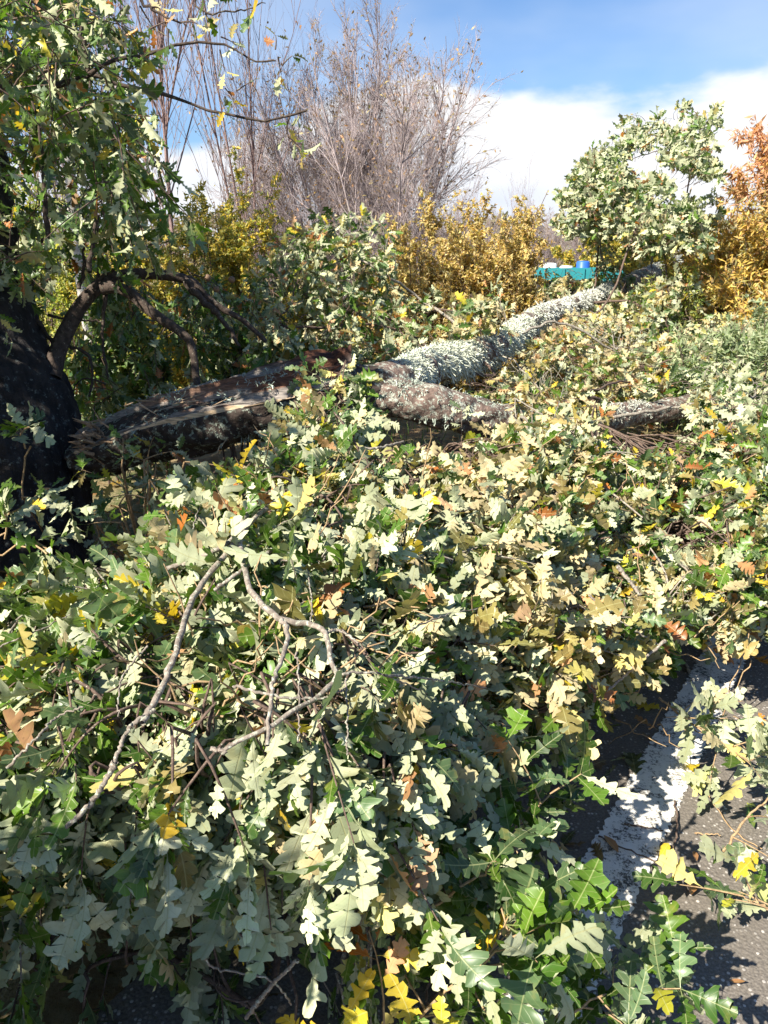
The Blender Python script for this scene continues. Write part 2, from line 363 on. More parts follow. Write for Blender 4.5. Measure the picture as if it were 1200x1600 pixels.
def sprays(P, D, L, n, mix, flip, size=(0.085, 0.135), mean=(-.35, -.45, .8), wob=0.55, droop=0.35, spread=(25, 85), extra=None):
    """N leafy shoots: base P, direction D, length L, n leaves each; returns twig paths (N,5,3) and adds the leaves"""
    N = len(P); D = nrm(D); L = np.broadcast_to(np.asarray(L, float), (N,))
    t5 = np.linspace(0, 1, 5)[None, :, None]
    bendv = rng.normal(0, 0.12, (N, 3)); bendv[:, 2] -= droop * 0.6
    path = P[:, None] + L[:, None, None] * (D[:, None] * t5 + bendv[:, None] * t5 ** 2)
    t = 1 - rng.random((N, n)) ** 1.7 * 0.75
    bp = P[:, None] + L[:, None, None] * (D[:, None] * t[..., None] + bendv[:, None] * t[..., None] ** 2)
    ref = nrm(rng.normal(0, 1, (N, 3))); A = nrm(np.cross(D, ref)); B = np.cross(D, A)
    ph = (np.arange(n) * 2.4)[None] + rng.uniform(0, 6.28, (N, 1)) + rng.normal(0, .3, (N, n))
    sd = A[:, None] * np.cos(ph)[..., None] + B[:, None] * np.sin(ph)[..., None]
    a = np.radians(rng.uniform(*spread, (N, n)))[..., None]
    x = D[:, None] * np.cos(a) + sd * np.sin(a); x[..., 2] -= droop * rng.uniform(0.3, 1.7, (N, n)); x = nrm(x)
    nn = nrm(np.asarray(mean)[..., None, :] if np.ndim(mean) == 2 else np.asarray(mean)) + rng.normal(0, wob * .62, (N, 1, 3)) + rng.normal(0, wob * .72, (N, n, 3))
    nn = nn - (nn * x).sum(-1, keepdims=True) * x; nn = nrm(nn)
    fl = rng.random((N, n)) < np.asarray(flip)[..., None]
    nn = np.where(fl[..., None], -nn, nn)
    sc = rng.uniform(size[0], size[1], (N, n)) * rng.uniform(.75, 1.05, (N, 1))
    F, Bk = colours(np.broadcast_to(np.asarray(mix)[..., None, :] if np.ndim(mix) == 2 else np.asarray(mix), (N, n, 4)), (N, n))
    return path, (bp, x, nn, sc, F, Bk)

# ------------------------------------------------------------------ ground, road
def sheet(name, x0, x1, y0, y1, nx, ny, z, mat, kind='structure', f=None):
    X, Y = np.meshgrid(np.linspace(x0, x1, nx), np.linspace(y0, y1, ny)); Z = np.full(X.shape, z, float)
    if f is not None: Z = f(X, Y)
    V = np.stack([X, Y, Z], -1).reshape(-1, 3); i, j = np.meshgrid(np.arange(nx - 1), np.arange(ny - 1)); a = (j * nx + i).ravel()
    Q = np.stack([a, a + 1, a + nx + 1, a + nx], 1)
    return tag(link(name, mesh(name, V, None, Q), mat), kind=kind)
m, t, out = newmat('verge_soil_and_grass')
a = tnoise(t, 0.9, 6, 0.6); b = tnoise(t, 14, 6, 0.7)
c = mixc(t, maprange(t, a, 0.42, 0.58), (0.085, 0.10, 0.035), (0.20, 0.12, 0.065)); c = mixc(t, maprange(t, b, 0.35, 0.7), c, (0.26, 0.21, 0.12))
p = princ(t, c, 0.95, 0.2); bump(t, b, 1.0, 0.03, p); t.links.new(p.outputs[0], out.inputs[0]); M_GROUND = m
m, t, out = newmat('asphalt')
g = t.nodes.new('ShaderNodeNewGeometry')
vo = t.nodes.new('ShaderNodeTexVoronoi'); vo.inputs['Scale'].default_value = 95; t.links.new(g.outputs['Position'], vo.inputs[0])
sp = t.nodes.new('ShaderNodeSeparateColor'); t.links.new(vo.outputs['Color'], sp.inputs[0])
chip = math_(t, 'MULTIPLY', maprange(t, sp.outputs[0], 0.72, 0.78), maprange(t, vo.outputs['Distance'], 0.30, 0.45, 1, 0))
fn = tnoise(t, 160, 4, 0.7); bn = tnoise(t, 3.0, 4)
c = mixc(t, maprange(t, fn, 0.3, 0.7), (0.06, 0.053, 0.046), (0.23, 0.205, 0.178)); c = mixc(t, bn, c, (0.15, 0.132, 0.115))
chipc = mixc(t, sp.outputs[1], (0.17, 0.15, 0.13), (0.50, 0.47, 0.44))
c = mixc(t, chip, c, chipc)
p = princ(t, c, 0.9, 0.15); hh = math_(t, 'SUBTRACT', math_(t, 'MULTIPLY', fn, 0.6), vo.outputs['Distance']); bump(t, hh, 0.6, 0.0035, p)
t.links.new(p.outputs[0], out.inputs[0]); M_ROAD = m
m, t, out = newmat('worn_white_paint')
fn = tnoise(t, 130, 5, 0.72); bn = tnoise(t, 16, 5, 0.6)
wr = maprange(t, math_(t, 'ADD', math_(t, 'MULTIPLY', fn, 0.7), math_(t, 'MULTIPLY', bn, 0.5)), 0.50, 0.60)
c = mixc(t, bn, (0.60, 0.57, 0.53), (0.80, 0.79, 0.76)); c = mixc(t, wr, (0.09, 0.085, 0.08), c)
p = princ(t, c, 0.8, 0.3); bump(t, fn, 0.7, 0.004, p); t.links.new(p.outputs[0], out.inputs[0]); M_PAINT = m

# edge line of the road, from two points of it
LA = G(978, 1440); LB = G(1088, 1200); ld = (LB - LA)[:2]; ld /= np.linalg.norm(ld); ln_ = np.array([ld[1], -ld[0]])
mid = (G(985, 1440)[:2] + G(1075, 1235)[:2]) / 2
def roadpt(s, o): return np.array([LA[0], LA[1]]) + ld * s + ln_ * o
def ribbon(name, s0, s1, o0, o1, z, mat, n=80, jag=0.0):
    V = []; 
    for i in range(n):
        s = s0 + (s1 - s0) * i / (n - 1)
        for o in (o0, o1):
            q = roadpt(s, o + (rng.normal(0, jag) if jag else 0)); V.append((q[0], q[1], z))
    i = np.arange(n - 1) * 2
    return tag(link(name, mesh(name, V, None, np.stack([i, i + 1, i + 3, i + 2], 1), None, False), mat), kind='structure')
def terr(X, Y):
    P = np.stack([X, Y, 0 * X], -1)
    o = (X - LA[0]) * ln_[0] + (Y - LA[1]) * ln_[1]
    k = np.clip((-o - 1.1) / 1.5, 0, 1)
    return (0.10 * vnoise(P, 0.4, 3) - 0.03) * k + 0.25 * vnoise(P, 0.06, 5) * np.clip((-o - 5) / 20, 0, 1) - 0.012
V = sheet('ground', -40, 40, -25, 110, 161, 271, 0, M_GROUND, f=terr)
sheet('field', -1500, 1500, -1500, 2000, 3, 3, -0.35, M_GROUND)
ribbon('road', -15, 40, -0.9, 6.5, 0.0, M_ROAD, 90)
wl = np.dot(np.array(G(1075, 1235)[:2]) - LA[:2], ln_) - np.dot(np.array(G(985, 1235)[:2]) - LA[:2], ln_)
ribbon('road_marking', -6, 14, -0.165, 0.0, 0.004, M_PAINT, 2400, 0.004)

# ------------------------------------------------------------------ standing oak
def bark_tube(pts, rad, n, sides, disp=0.03, fs=(9, 9, 2.2), cut=None, seed=1):
    P, r = resample(pts, rad, n)
    T = np.gradient(P, axis=0); T = nrm(T); ref = np.array([0, 0, 1.0]) if abs(T.mean(0)[2]) < 0.8 else np.array([0, 1.0, 0])
    A = nrm(np.cross(T, ref)); B = np.cross(A, T)
    th = np.linspace(0, 2 * np.pi, sides, endpoint=False)
    dirs = A[:, None] * np.cos(th)[None, :, None] + B[:, None] * np.sin(th)[None, :, None]
    base = P[:, None] + dirs * r[:, None, None]
    q = base * np.array(fs)
    d = (np.abs(vnoise(q, 1.0, seed) - .5) * 2) ** 0.7 * 0.7 + vnoise(base * 3, 1.0, seed + 1) * 0.6 + vnoise(base * 30, 1.0, seed + 3) * 0.25
    rr = r[:, None] + (d - 0.6) * disp
    V = P[:, None] + dirs * rr[..., None]
    k = np.arange(n - 1)[:, None] * sides; s = np.arange(sides)[None]; s2 = (s + 1) % sides
    Q = np.stack([k + s, k + s2, k + sides + s2, k + sides + s], -1).reshape(-1, 4)
    return V, Q, P, r, A, B
TB = G(20, 935)
TD = 4.15
oak = empty('oak_tree', (W(5, 900, TD)[0], W(5, 900, TD)[1], 0), 'dark furrowed oak trunk standing with its green crown over the broken limb', 'tree')
tp = [W(2, 900, TD)]; 
tpts = np.array([W(8, 1010, TD), W(8, 900, TD), W(8, 780, TD), W(-2, 680, TD), W(-40, 580, TD), W(-72, 480, TD), W(-88, 380, TD), W(-110, 250, TD), W(-150, 50, TD), W(-190, -250, TD), W(-260, -600, TD)])
tpts[0][2] = -0.1
V, Q, *_ = bark_tube(tpts, [.58, .46, .42, .425, .39, .385, .37, .35, .32, .25, .1], 220, 110, 0.062, (17, 17, 2.8))
link('trunk', mesh('trunk', V.reshape(-1, 3), None, Q), M_TRUNK, oak)
def Z(pts, x0, y0, k, d):   # pixels of an enlarged crop -> world
    return [W(x0 + a / k, y0 + b / k, dd) for (a, b), dd in zip(pts, d if hasattr(d, '__len__') else [d] * len(pts))]
def branch(name, pts, r0, r1, mat, parent, n=28, sides=9, jit=0.004, lump=0.12):
    P, r = resample(pts, np.linspace(r0, r1, len(pts)), n, jit)
    r = r * (1 + rng.normal(0, lump, n)); 
    V, Q = tubes(P[None], r[None], sides); return link(name, mesh(name, V, None, Q), mat, parent), P
archd = np.linspace(4.1, 4.5, 13)
a1 = Z([(215, 560), (235, 470), (270, 380), (330, 270), (400, 190), (480, 145), (570, 128), (700, 135), (800, 160), (860, 225), (930, 275), (1010, 320), (1110, 410)], 0, 380, 2.667, archd)
limb1, _ = branch('limb', a1, .050, .012, M_ARCH, oak, 60, 12, 0.0005, .02)
a2 = Z([(420, 190), (490, 185), (550, 215), (610, 270), (680, 320), (750, 370), (800, 430), (820, 590)], 0, 380, 2.667, 4.15)
branch('limb', a2, .036, .020, M_ARCH, oak, 36, 9, .001, .03)
a3 = Z([(770, 160), (830, 225), (900, 290), (960, 370), (1000, 430)], 0, 380, 2.667, 4.3)
branch('limb', a3, .026, .008, M_ARCH, oak, 24, 8)
for pts, r0 in (([(395, 200), (415, 110), (405, 40), (400, -20), (415, -120)], .012), ([(410, 160), (470, 110), (540, 70), (620, 15), (700, -60)], .010), ([(330, 190), (350, 100), (345, 40), (350, -60)], .012), ([(225, 420), (170, 340), (120, 260), (150, 120), (180, -40)], .014), ([(200, 300), (290, 320), (370, 320), (430, 330)], .009), ([(440, 210), (430, 330), (435, 460), (450, 560)], .012), ([(290, 430), (360, 460), (385, 560), (370, 640)], .011), ([(440, 590), (350, 560), (300, 620)], .006)):
    branch('branch', Z(pts, 0, 380, 2.667, 4.2), r0, r0 * .5, M_ARCH, oak, 16, 6)
for pts, r0, d in (([(140, 117), (180, 95), (240, 81), (300, 68), (345, 68), (400, 92), (430, 95)], .009, 3.2), ([(60, 125), (110, 128), (155, 120), (200, 136), (270, 150), (340, 177), (420, 186), (480, 172)], .012, 3.3),
                   ([(150, -40), (215, 0), (250, 22), (290, 40)], .008, 2.8), ([(140, 117), (130, 60), (120, -20)], .012, 3.2), ([(-20, 135), (60, 140), (140, 117)], .02, 3.2), ([(140, 425), (148, 340), (150, 250), (140, 117)], .012, 3.6), ([(75, 420), (74, 330), (60, 200), (30, 80)], .015, 3.6),
                   ([(300, -10), (320, 20), (380, 15), (415, 5)], .005, 3.0)):
    branch('branch', [W(a, b, d) for a, b in pts], r0, r0 * .35, M_ARCH, oak, 20, 6)
# crown: shoots filling the volume left of and above the trunk
def scatter_poly(poly, n, dens=None):
    xs = [q[0] for q in poly]; ys = [q[1] for q in poly]; ox = []; oy = []
    tot = 0
    while tot < n:
        x = rng.uniform(min(xs), max(xs), n * 3); y = rng.uniform(min(ys), max(ys), n * 3); k = inpoly(x, y, poly)
        if dens is not None: k &= rng.random(len(x)) < dens(x, y)
        ox.append(x[k]); oy.append(y[k]); tot += k.sum()
    return np.concatenate(ox)[:n], np.concatenate(oy)[:n]
crown = Leaves(); tw = []
def put(acc, twl, P, D, L, n, mix, flip, **k):
    path, lv = sprays(P, D, L, n, mix, flip, **k); acc.add(*lv); twl.append(path); return path
gmix = np.array([.88, .03, .06, .03])
px, py = scatter_poly([(-60, -60), (110, -60), (165, 60), (185, 150), (205, 230), (285, 262), (270, 310), (220, 340), (140, 345), (90, 360), (50, 400), (-60, 430)], 400, lambda x, y: vnoise(np.stack([x / 55, y / 55, 0 * x], -1), 1.0, 9) ** 3 * 3.4)
P = W(px, py, rng.uniform(2.9, 5.4, len(px)))
D = rng.normal(0, .8, (len(P), 3)) + np.array([.4, -.1, -.35])
put(crown, tw, P, D, rng.uniform(.15, .3, len(P)), 8, gmix, np.full(len(P), .28), size=(.08, .135), droop=.5, wob=.7)
px, py = scatter_poly([(-60, -20), (110, -20), (130, 200), (110, 380), (-60, 420)], 110); P = W(px, py, rng.uniform(3.6, 5.6, 110))
put(crown, tw, P, rng.normal(0, .8, (110, 3)) + np.array([.2, 0, -.4]), rng.uniform(.15, .3, 110), 8, gmix, np.full(110, .15), size=(.08, .13), droop=.6, wob=.9)
# thin outliers along the upper twigs
for pts, d, k in (([(180, 95), (220, 90), (160, 60), (100, 80)], 3.2, 2), ([(320, 75), (345, 70), (340, 60)], 3.2, 1), ([(415, 80), (425, 88), (440, 100)], 3.2, 1), ([(360, 135), (340, 150), (355, 140)], 3.3, 1), ([(450, 180), (470, 170), (462, 225), (445, 215)], 3.3, 1), ([(215, 5), (235, 20), (270, 40), (230, 40), (285, 25)], 2.8, 1), ([(320, 20), (370, 10), (400, 0)], 3.0, 1), ([(190, 200), (215, 190), (220, 250)], 3.4, 1)):
    q = np.array(pts, float).repeat(k, 0) + rng.normal(0, 6, (len(pts) * k, 2)); P = W(q[:, 0], q[:, 1], np.full(len(q), d))
    put(crown, tw, P, rng.normal(0, .6, (len(P), 3)) + np.array([.5, 0, -.2]), .07, 3, np.array([.7, .08, .14, .08]), np.full(len(P), .35), size=(.06, .10))
# leaves under the arch and behind the limb, few pale undersides to deepen shade
px, py = scatter_poly([(60, 430), (150, 400), (300, 420), (430, 430), (440, 560), (380, 590), (330, 600), (230, 620), (150, 640), (110, 560)], 190, lambda x, y: np.where(x < 290, .35, 1.0) * vnoise(np.stack([x / 40, y / 40, 0 * x], -1), 1.0, 12) ** 2 * 2.5)
P = W(px, py, rng.uniform(4.75, 5.6, len(px)))
put(crown, tw, P, rng.normal(0, .8, (len(P), 3)) + np.array([0, 0, -.5]), rng.uniform(.12, .25, len(P)), 8, np.array([.9, .03, .02, .05]), np.full(len(P), .12), size=(.09, .13), droop=.8)
# unseen crown added beyond the picture; its low part shades trunk and limb
n = 480
P = np.stack([rng.uniform(-3.8, -1.8, n), rng.uniform(1.2, 3.0, n), rng.uniform(1.2, 3.2, n)], 1)
P = P[(P[:, 0] < -1.15 - P[:, 1] * .42) | (P[:, 2] > 1.95 + P[:, 1] * .32)]
put(crown, tw, P, rng.normal(0, .8, P.shape) + np.array([0, 0, -.3]), .3, 9, gmix, np.full(len(P), .4), size=(.13, .19), droop=.5)
n = 260
P = np.stack([rng.uniform(-5.5, -2.2, n), rng.uniform(4.3, 6.3, n), rng.uniform(3.6, 6.2, n)], 1)
put(crown, tw, P, rng.normal(0, .8, P.shape), .3, 8, gmix, np.full(len(P), .4), size=(.13, .19), droop=.5)
T = np.concatenate(tw); rr = np.tile(np.linspace(.0035, .0015, 5), (len(T), 1)); V, Q = tubes(T, rr, 4)
link('crown', crown.mesh('crown'), M_LEAF, oak)
link('twigs', mesh('twigs', V, None, Q), M_DTWIG, oak)
# limbs carrying the added off-picture crown
for q in ([(-2.1, 4.1, 1.7), (-2.5, 3.3, 2.2), (-2.8, 2.5, 2.4), (-3.2, 1.6, 2.5)], [(-2.2, 4.1, 2.6), (-2.8, 4.8, 3.6), (-3.6, 5.6, 4.8)], [(-2.25, 4.1, 3.0), (-1.8, 4.9, 4.2), (-1.4, 6.0, 5.3)], [(-2.1, 4.0, 2.2), (-1.9, 3.5, 2.5), (-1.5, 3.2, 2.65), (-1.15, 3.1, 2.7)]):
    branch('limb', q, .11, .03, M_TRUNK, oak, 30, 10, .01)
# galls
M_GALL = simple('oak_gall', (.16, .10, .06), .7)
def ball(name, c, r, mat, parent, seg=14, sq=(1, 1, 1)):
    th = np.linspace(0, np.pi, seg); ph = np.linspace(0, 2 * np.pi, seg * 2, endpoint=False)
    X = np.stack([np.outer(np.sin(th), np.cos(ph)) * sq[0], np.outer(np.sin(th), np.sin(ph)) * sq[1], np.outer(np.cos(th), np.ones_like(ph)) * sq[2]], -1)
    X = X * r * (1 + .08 * (vnoise(X * 3, 1.0, 4)[..., None] - .5)) + c
    s = seg * 2; k = np.arange(seg - 1)[:, None] * s; q = np.arange(s)[None]; q2 = (q + 1) % s
    return link(name, mesh(name, X.reshape(-1, 3), None, np.stack([k + q, k + s + q, k + s + q2, k + q2], -1).reshape(-1, 4)), mat, parent)
for x, y, d, r in ((324, 434, 4.2, .019), (362, 437, 4.2, .018), (203, 447, 4.1, .009), (71, 142, 3.2, .018), (75, 436, 4.0, .016), (191, 328, 3.5, .012), (338, 452, 4.2, .017)):
    ball('gall', W(x, y, d), r, M_GALL, oak)
# leafy shoots low on the near side of the trunk, standing out in the sun
for grp in (((38, 780, 42, 690, 2.5), (38, 780, 80, 770, 2.5)), ((-40, 880, 10, 830, 2.2), (-40, 880, 45, 850, 2.2), (-40, 880, -10, 800, 2.2))):
    shoot = Leaves(); st = []
    for bx, by, x, y, d in grp:
        P = W(np.array([x]), np.array([y]), np.array([d])); b_ = W(bx, by, d + .1); D = nrm(P - b_)
        put(shoot, st, np.repeat(P, 2, 0) + rng.normal(0, .02, (2, 3)), np.repeat(D, 2, 0) + rng.normal(0, .3, (2, 3)), .10, 7, np.array([.95, 0, .05, 0]), np.full(2, .75), size=(.07, .11), mean=(-.5, -.4, .8), wob=.3)
        st.append(np.linspace(b_, P[0], 5)[None] + rng.normal(0, .006, (1, 5, 3)))
        bt = np.array([-1.62, 3.75, .25]); st.append(np.linspace(bt, b_, 5)[None] - np.array([0, 0, 1]) * (np.sin(np.linspace(0, np.pi, 5)) * .12)[None, :, None])
    st = np.concatenate(st); V, Q = tubes(st, np.full((len(st), 5), .003), 5)
    sh = link('sprout', mesh('sprout', V, None, Q), M_TWIG, oak); link('foliage', shoot.mesh('foliage'), M_LEAF, sh)

# ------------------------------------------------------------------ fallen limb
fall = empty('fallen_limb', W(150, 705, 4.1) * np.array([1, 1, 0]), 'torn oak limb split from the trunk, lying across the road edge with its leafy crown', 'fallen limb')
mp_ = np.array([W(115, 712, 4.1), W(170, 694, 4.1), W(235, 670, 4.08), W(320, 652, 4.05), (W(410, 634, 4.05)), W(500, 616, 4.1), W(560, 610, 4.2), W(610, 602, 4.3), W(670, 582, 4.7), W(760, 548, 5.5), W(840, 508, 6.6), W(920, 468, 8.0), W(1010, 435, 9.5), W(1085, 402, 10.6), W(1120, 380, 11.2)])
mr_ = [.14, .15, .16, .17, .17, .155, .14, .11, .095, .095, .078, .085, .075, .065, .03]
mp_[8:14] += np.array([(0, 0, .03), (.02, 0, -.01), (-.03, 0, .04), (.02, 0, -.01), (-.02, 0, .03), (0, 0, 0)])
NS, SD = 420, 56
V, Q, SP, SR, SA, SB = bark_tube(mp_, mr_, NS, SD, 0.05, (7, 14, 14), seed=5)
# torn upper face: the top of the first stretch is sheared off
ks = np.interp(SP[:, 0], [W(150, 700, 4.1)[0], W(200, 690, 4.1)[0], W(430, 640, 4.05)[0], W(520, 620, 4.1)[0], W(545, 620, 4.15)[0]], [.5, .5, .5, .55, 1.4])
first = np.arange(NS) < int(NS * 0.48)
NEAR = SA if SA[:, 1].mean() < 0 else -SA
UPV = SB if SB[:, 2].mean() > 0 else -SB
_c, _s = math.cos(R(21)), math.sin(R(21)); UPV, NEAR = nrm(UPV * _c + NEAR * _s), nrm(NEAR * _c - UPV * _s)
up = ((V - SP[:, None]) * UPV[:, None]).sum(-1)
lim = (ks * SR)[:, None] + 0.004
ex = np.clip(up - lim, 0, None) * first[:, None]
V = V - UPV[:, None] * ex[..., None]
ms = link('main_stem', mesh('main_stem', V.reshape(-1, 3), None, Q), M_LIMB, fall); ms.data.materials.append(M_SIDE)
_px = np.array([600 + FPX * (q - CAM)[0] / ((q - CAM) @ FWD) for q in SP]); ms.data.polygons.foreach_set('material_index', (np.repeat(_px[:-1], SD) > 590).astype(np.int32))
# torn wood sheet
tx = [i for i in range(NS) if first[i] and ks[i] < 1.2]
rows = []; cols = []; nw = 72
for a_, i in enumerate(tx):
    hw = SR[i] * math.sqrt(max(0.05, 1 - min(ks[i], .95) ** 2)) * 1.03 * min(1, .35 + (a_ / (len(tx) - 1)) * 9)
    frac = a_ / (len(tx) - 1)
    for j in range(nw):
        v_ = -1 + 2 * j / (nw - 1)
        vv = v_ * hw * (1 + (abs(v_) > .8) * .22 * (vnoise(np.array([SP[i][0] * 16, v_ * 2, 3.0]), 1.0, 44) - .6))
        q = SP[i] + UPV[i] * (ks[i] * SR[i]) + NEAR[i] * vv
        gx = vnoise(np.array([q[0] * 3.0, vv * 60, 1.0]), 1.0, 3); gz = vnoise(np.array([q[0] * 5, vv * 25, 7.0]), 1.0, 8)
        far = -v_
        lift = .004 + .030 * gx * (.5 + .8 * frac) + .034 * gz * (0.4 + frac) - .035 * max(0, abs(v_) - .75) / .25 - .05 * (1 - v_ * v_) * (.3 + .5 * (vnoise(np.array([q[0] * 2.2, vv * 5, 2.0]), 1.0, 71))) + (.012 * (abs(v_) > .9) * gx)
        hump = np.interp(frac, [0, .35, .55, .72, .93, 1.0], [0, .01, .02, .035, .06, .05]) * np.clip(.55 + .8 * far, 0, 1)
        lift += hump * (0.75 + .5 * gz)
        rows.append(q + UPV[i] * lift)
        red = np.clip((frac - .66) * 3.2 + (gz - .5) * 1.6 + far * .35, 0, 1)
        patch = 1.0 if (gz > .66 and frac > .2) else 0.0
        cgrey = np.array([.38, .335, .30]) * (1 - gx * .4) + np.array([.2, .12, .05]) * max(0, (gz - .45))
        cred = np.array([.11, .045, .028]) * (1 - gx * .6)
        c_ = (cgrey * (1 - red) + cred * red) * (.35 if gx < .24 else 1) * .8
        if patch: c_ = c_ * .4 + np.array([.20, .08, .04]) * .5
        if far < -.86: c_ = np.array([.62, .46, .30]) * (1 - .5 * red)
        cols.append(tuple(c_) + (1,))
nr = len(tx); k = np.arange(nr - 1)[:, None] * nw; s = np.arange(nw - 1)[None]
Q = np.stack([k + s, k + s + 1, k + nw + s + 1, k + nw + s], -1).reshape(-1, 4)
torn = link('torn_wood', mesh('torn_wood', rows, None, Q, {'col': cols}, False), M_TORN, fall)
tag(torn, 'grey and red-brown torn heartwood')
# splinters at the break by the trunk and at the far end of the tear
SV = []; 
def splinters(c, dirn, n, spread, L, rad, colr):
    P = c + rng.normal(0, 1, (n, 3)) * spread; D = nrm(dirn + rng.normal(0, .28, (n, 3))); ll = rng.uniform(.4, 1, n) * L
    path = P[:, None] + D[:, None] * (ll[:, None, None] * np.linspace(0, 1, 4)[None, :, None])
    V, Q = tubes(path, rad * np.array([1, .9, .55, .05])[None] * rng.uniform(.6, 1.5, (n, 1)), 5)
    return V, Q, np.tile(np.array(colr + (1,)), (len(V), 1)) * np.repeat(rng.uniform(.5, 1.2, n), 20)[:, None]
parts = [splinters(W(158, 690, 4.0), np.array([-.8, -.2, .25]), 60, np.array([.03, .06, .055]), .13, .007, (.36, .24, .15)),
         splinters(W(520, 588, 4.1), np.array([.9, 0, .10]), 30, np.array([.02, .07, .02]), .13, .009, (.13, .05, .03)),
         splinters(W(330, 628, 4.0), np.array([.9, 0, .08]), 16, np.array([.22, .08, .006]), .16, .004, (.5, .36, .24))]
o = 0; a1_ = []; b1_ = []; c1_ = []
for v, q, c in parts: a1_.append(v); b1_.append(q + o); c1_.append(c); o += len(v)
link('splinters', mesh('splinters', np.concatenate(a1_), None, np.concatenate(b1_), {'col': np.concatenate(c1_)}, False), M_TORN, fall)
# second limb
sp_ = np.array([W(575, 612, 4.22), W(620, 622, 4.2), (W(690, 638, 4.2)), W(760, 655, 4.3), W(830, 668, 4.45), W(900, 665, 4.7), W(970, 650, 5.0), W(1060, 638, 5.4), W(1120, 610, 5.8)])
V, Q, TP, TR, TA, TBn = bark_tube(sp_, [.10, .105, .10, .09, .08, .072, .075, .07, .04], 200, 40, 0.04, (7, 14, 14), seed=9)
side_limb = link('side_limb', mesh('side_limb', V.reshape(-1, 3), None, Q), M_SIDE, fall)
# lichen
def lichen(P, r, A, B, rngi, n, ln, topbias, colr, bl=7):
    lo, hi = rngi; idx = rng.integers(lo, hi, n); th = rng.normal(math.pi / 2, topbias, n)
    sgn = 1 if B[:, 2].mean() > 0 else -1
    nv = A[idx] * np.cos(th)[:, None] + sgn * B[idx] * np.sin(th)[:, None]
    base = P[idx] + nv * (r[idx] * .97)[:, None]
    gate = (vnoise(base, 6.0, 55) > .38) & (vnoise(base, 26.0, 58) > .25); base, nv = base[gate], nv[gate]; n = len(base); ln = ln * np.repeat(.45 + 1.7 * vnoise(base, 7.0, 90)[:, None] ** 1.5, bl, 0) * rng.uniform(.6, 1.3, (n * bl, 1))
    base = np.repeat(base, bl, 0) + rng.normal(0, .008, (n * bl, 3)); nn = np.repeat(nv, bl, 0)
    d = nrm(nn + rng.normal(0, .75, nn.shape) + np.array([0, 0, -.25])); L = rng.uniform(.4, 1.1, n * bl)[:, None] * ln
    sd = nrm(np.cross(d, rng.normal(0, 1, d.shape))); wv = sd * rng.uniform(.0016, .0042, (n * bl, 1)) * .8
    mid = base + d * L * .55 + rng.normal(0, .003, d.shape); tip = base + d * L + np.array([0, 0, -.25]) * L + rng.normal(0, .004, d.shape)
    V = np.stack([base - wv * .5, base + wv * .5, mid + wv, mid - wv, tip + wv * .9, tip - wv * .9], 1)
    m = n * bl; i = np.arange(m)[:, None] * 6
    Q = np.concatenate([i + np.array([[0, 1, 2, 3]]), i + np.array([[3, 2, 4, 5]])])
    c = np.array(colr)[None] * rng.uniform(.7, 1.2, (n, 1)); c = np.repeat(np.repeat(c, bl, 0), 6, 0); c = np.concatenate([c, np.ones((len(c), 1))], 1)
    return V.reshape(-1, 3), Q, c
def rix(P, px0, px1):
    u = []
    for q in P:
        r_ = q - CAM; u.append(600 + FPX * r_[0] / (r_ @ FWD))
    u = np.array(u); ix = np.where((u >= px0) & (u <= px1))[0]; return ix[0], ix[-1]
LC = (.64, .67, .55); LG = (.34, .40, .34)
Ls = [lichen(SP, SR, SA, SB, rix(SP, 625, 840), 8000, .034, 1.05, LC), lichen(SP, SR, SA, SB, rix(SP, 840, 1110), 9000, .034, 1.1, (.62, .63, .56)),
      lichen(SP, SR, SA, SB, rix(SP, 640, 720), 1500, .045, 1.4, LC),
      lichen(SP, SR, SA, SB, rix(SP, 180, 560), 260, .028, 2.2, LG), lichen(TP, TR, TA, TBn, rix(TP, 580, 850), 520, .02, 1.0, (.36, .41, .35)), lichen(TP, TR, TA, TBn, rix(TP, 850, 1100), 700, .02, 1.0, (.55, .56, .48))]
o = 0; a_, b_, c_ = [], [], []
for v, q, c in Ls: a_.append(v); b_.append(q + o); c_.append(c); o += len(v)
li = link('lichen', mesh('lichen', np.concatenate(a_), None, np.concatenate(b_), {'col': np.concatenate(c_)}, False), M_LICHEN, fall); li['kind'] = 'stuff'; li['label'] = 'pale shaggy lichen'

rng = np.random.default_rng(3)
# leafy crown of the fallen limb ------------------------------------------------
GX = np.array([-100, 0, 200, 400, 600, 800, 1000, 1200, 1300], float); GY = np.array([480, 560, 640, 700, 850, 1000, 1150, 1300, 1450, 1600, 1750], float)
GD = np.array([
 [4, 4, 4, 4, 5.2, 6.2, 7.2, 7.0, 7],
 [4, 4, 4, 4, 4.8, 5.4, 5.8, 5.6, 5.6],
 [3.6, 3.6, 3.3, 3.0, 3.1, 3.7, 4.2, 4.3, 4.4],
 [3.4, 3.4, 2.9, 2.6, 2.7, 3.0, 3.35, 3.6, 3.7],
 [2.5, 2.4, 2.1, 1.8, 1.9, 2.35, 2.75, 3.0, 3.1],
 [1.75, 1.7, 1.55, 1.42, 1.5, 2.05, 2.4, 2.6, 2.7],
 [1.45, 1.4, 1.32, 1.25, 1.32, 1.95, 2.4, 2.6, 2.6],
 [1.38, 1.36, 1.28, 1.2, 1.27, 1.8, 2.0, 2.1, 2.1],
 [1.58, 1.58, 1.52, 1.36, 1.32, 1.5, 1.6, 1.7, 1.7],
 [1.62, 1.62, 1.60, 1.56, 1.5, 1.45, 1.45, 1.6, 1.6],
 [1.5, 1.5, 1.5, 1.5, 1.45, 1.4, 1.4, 1.5, 1.5]])
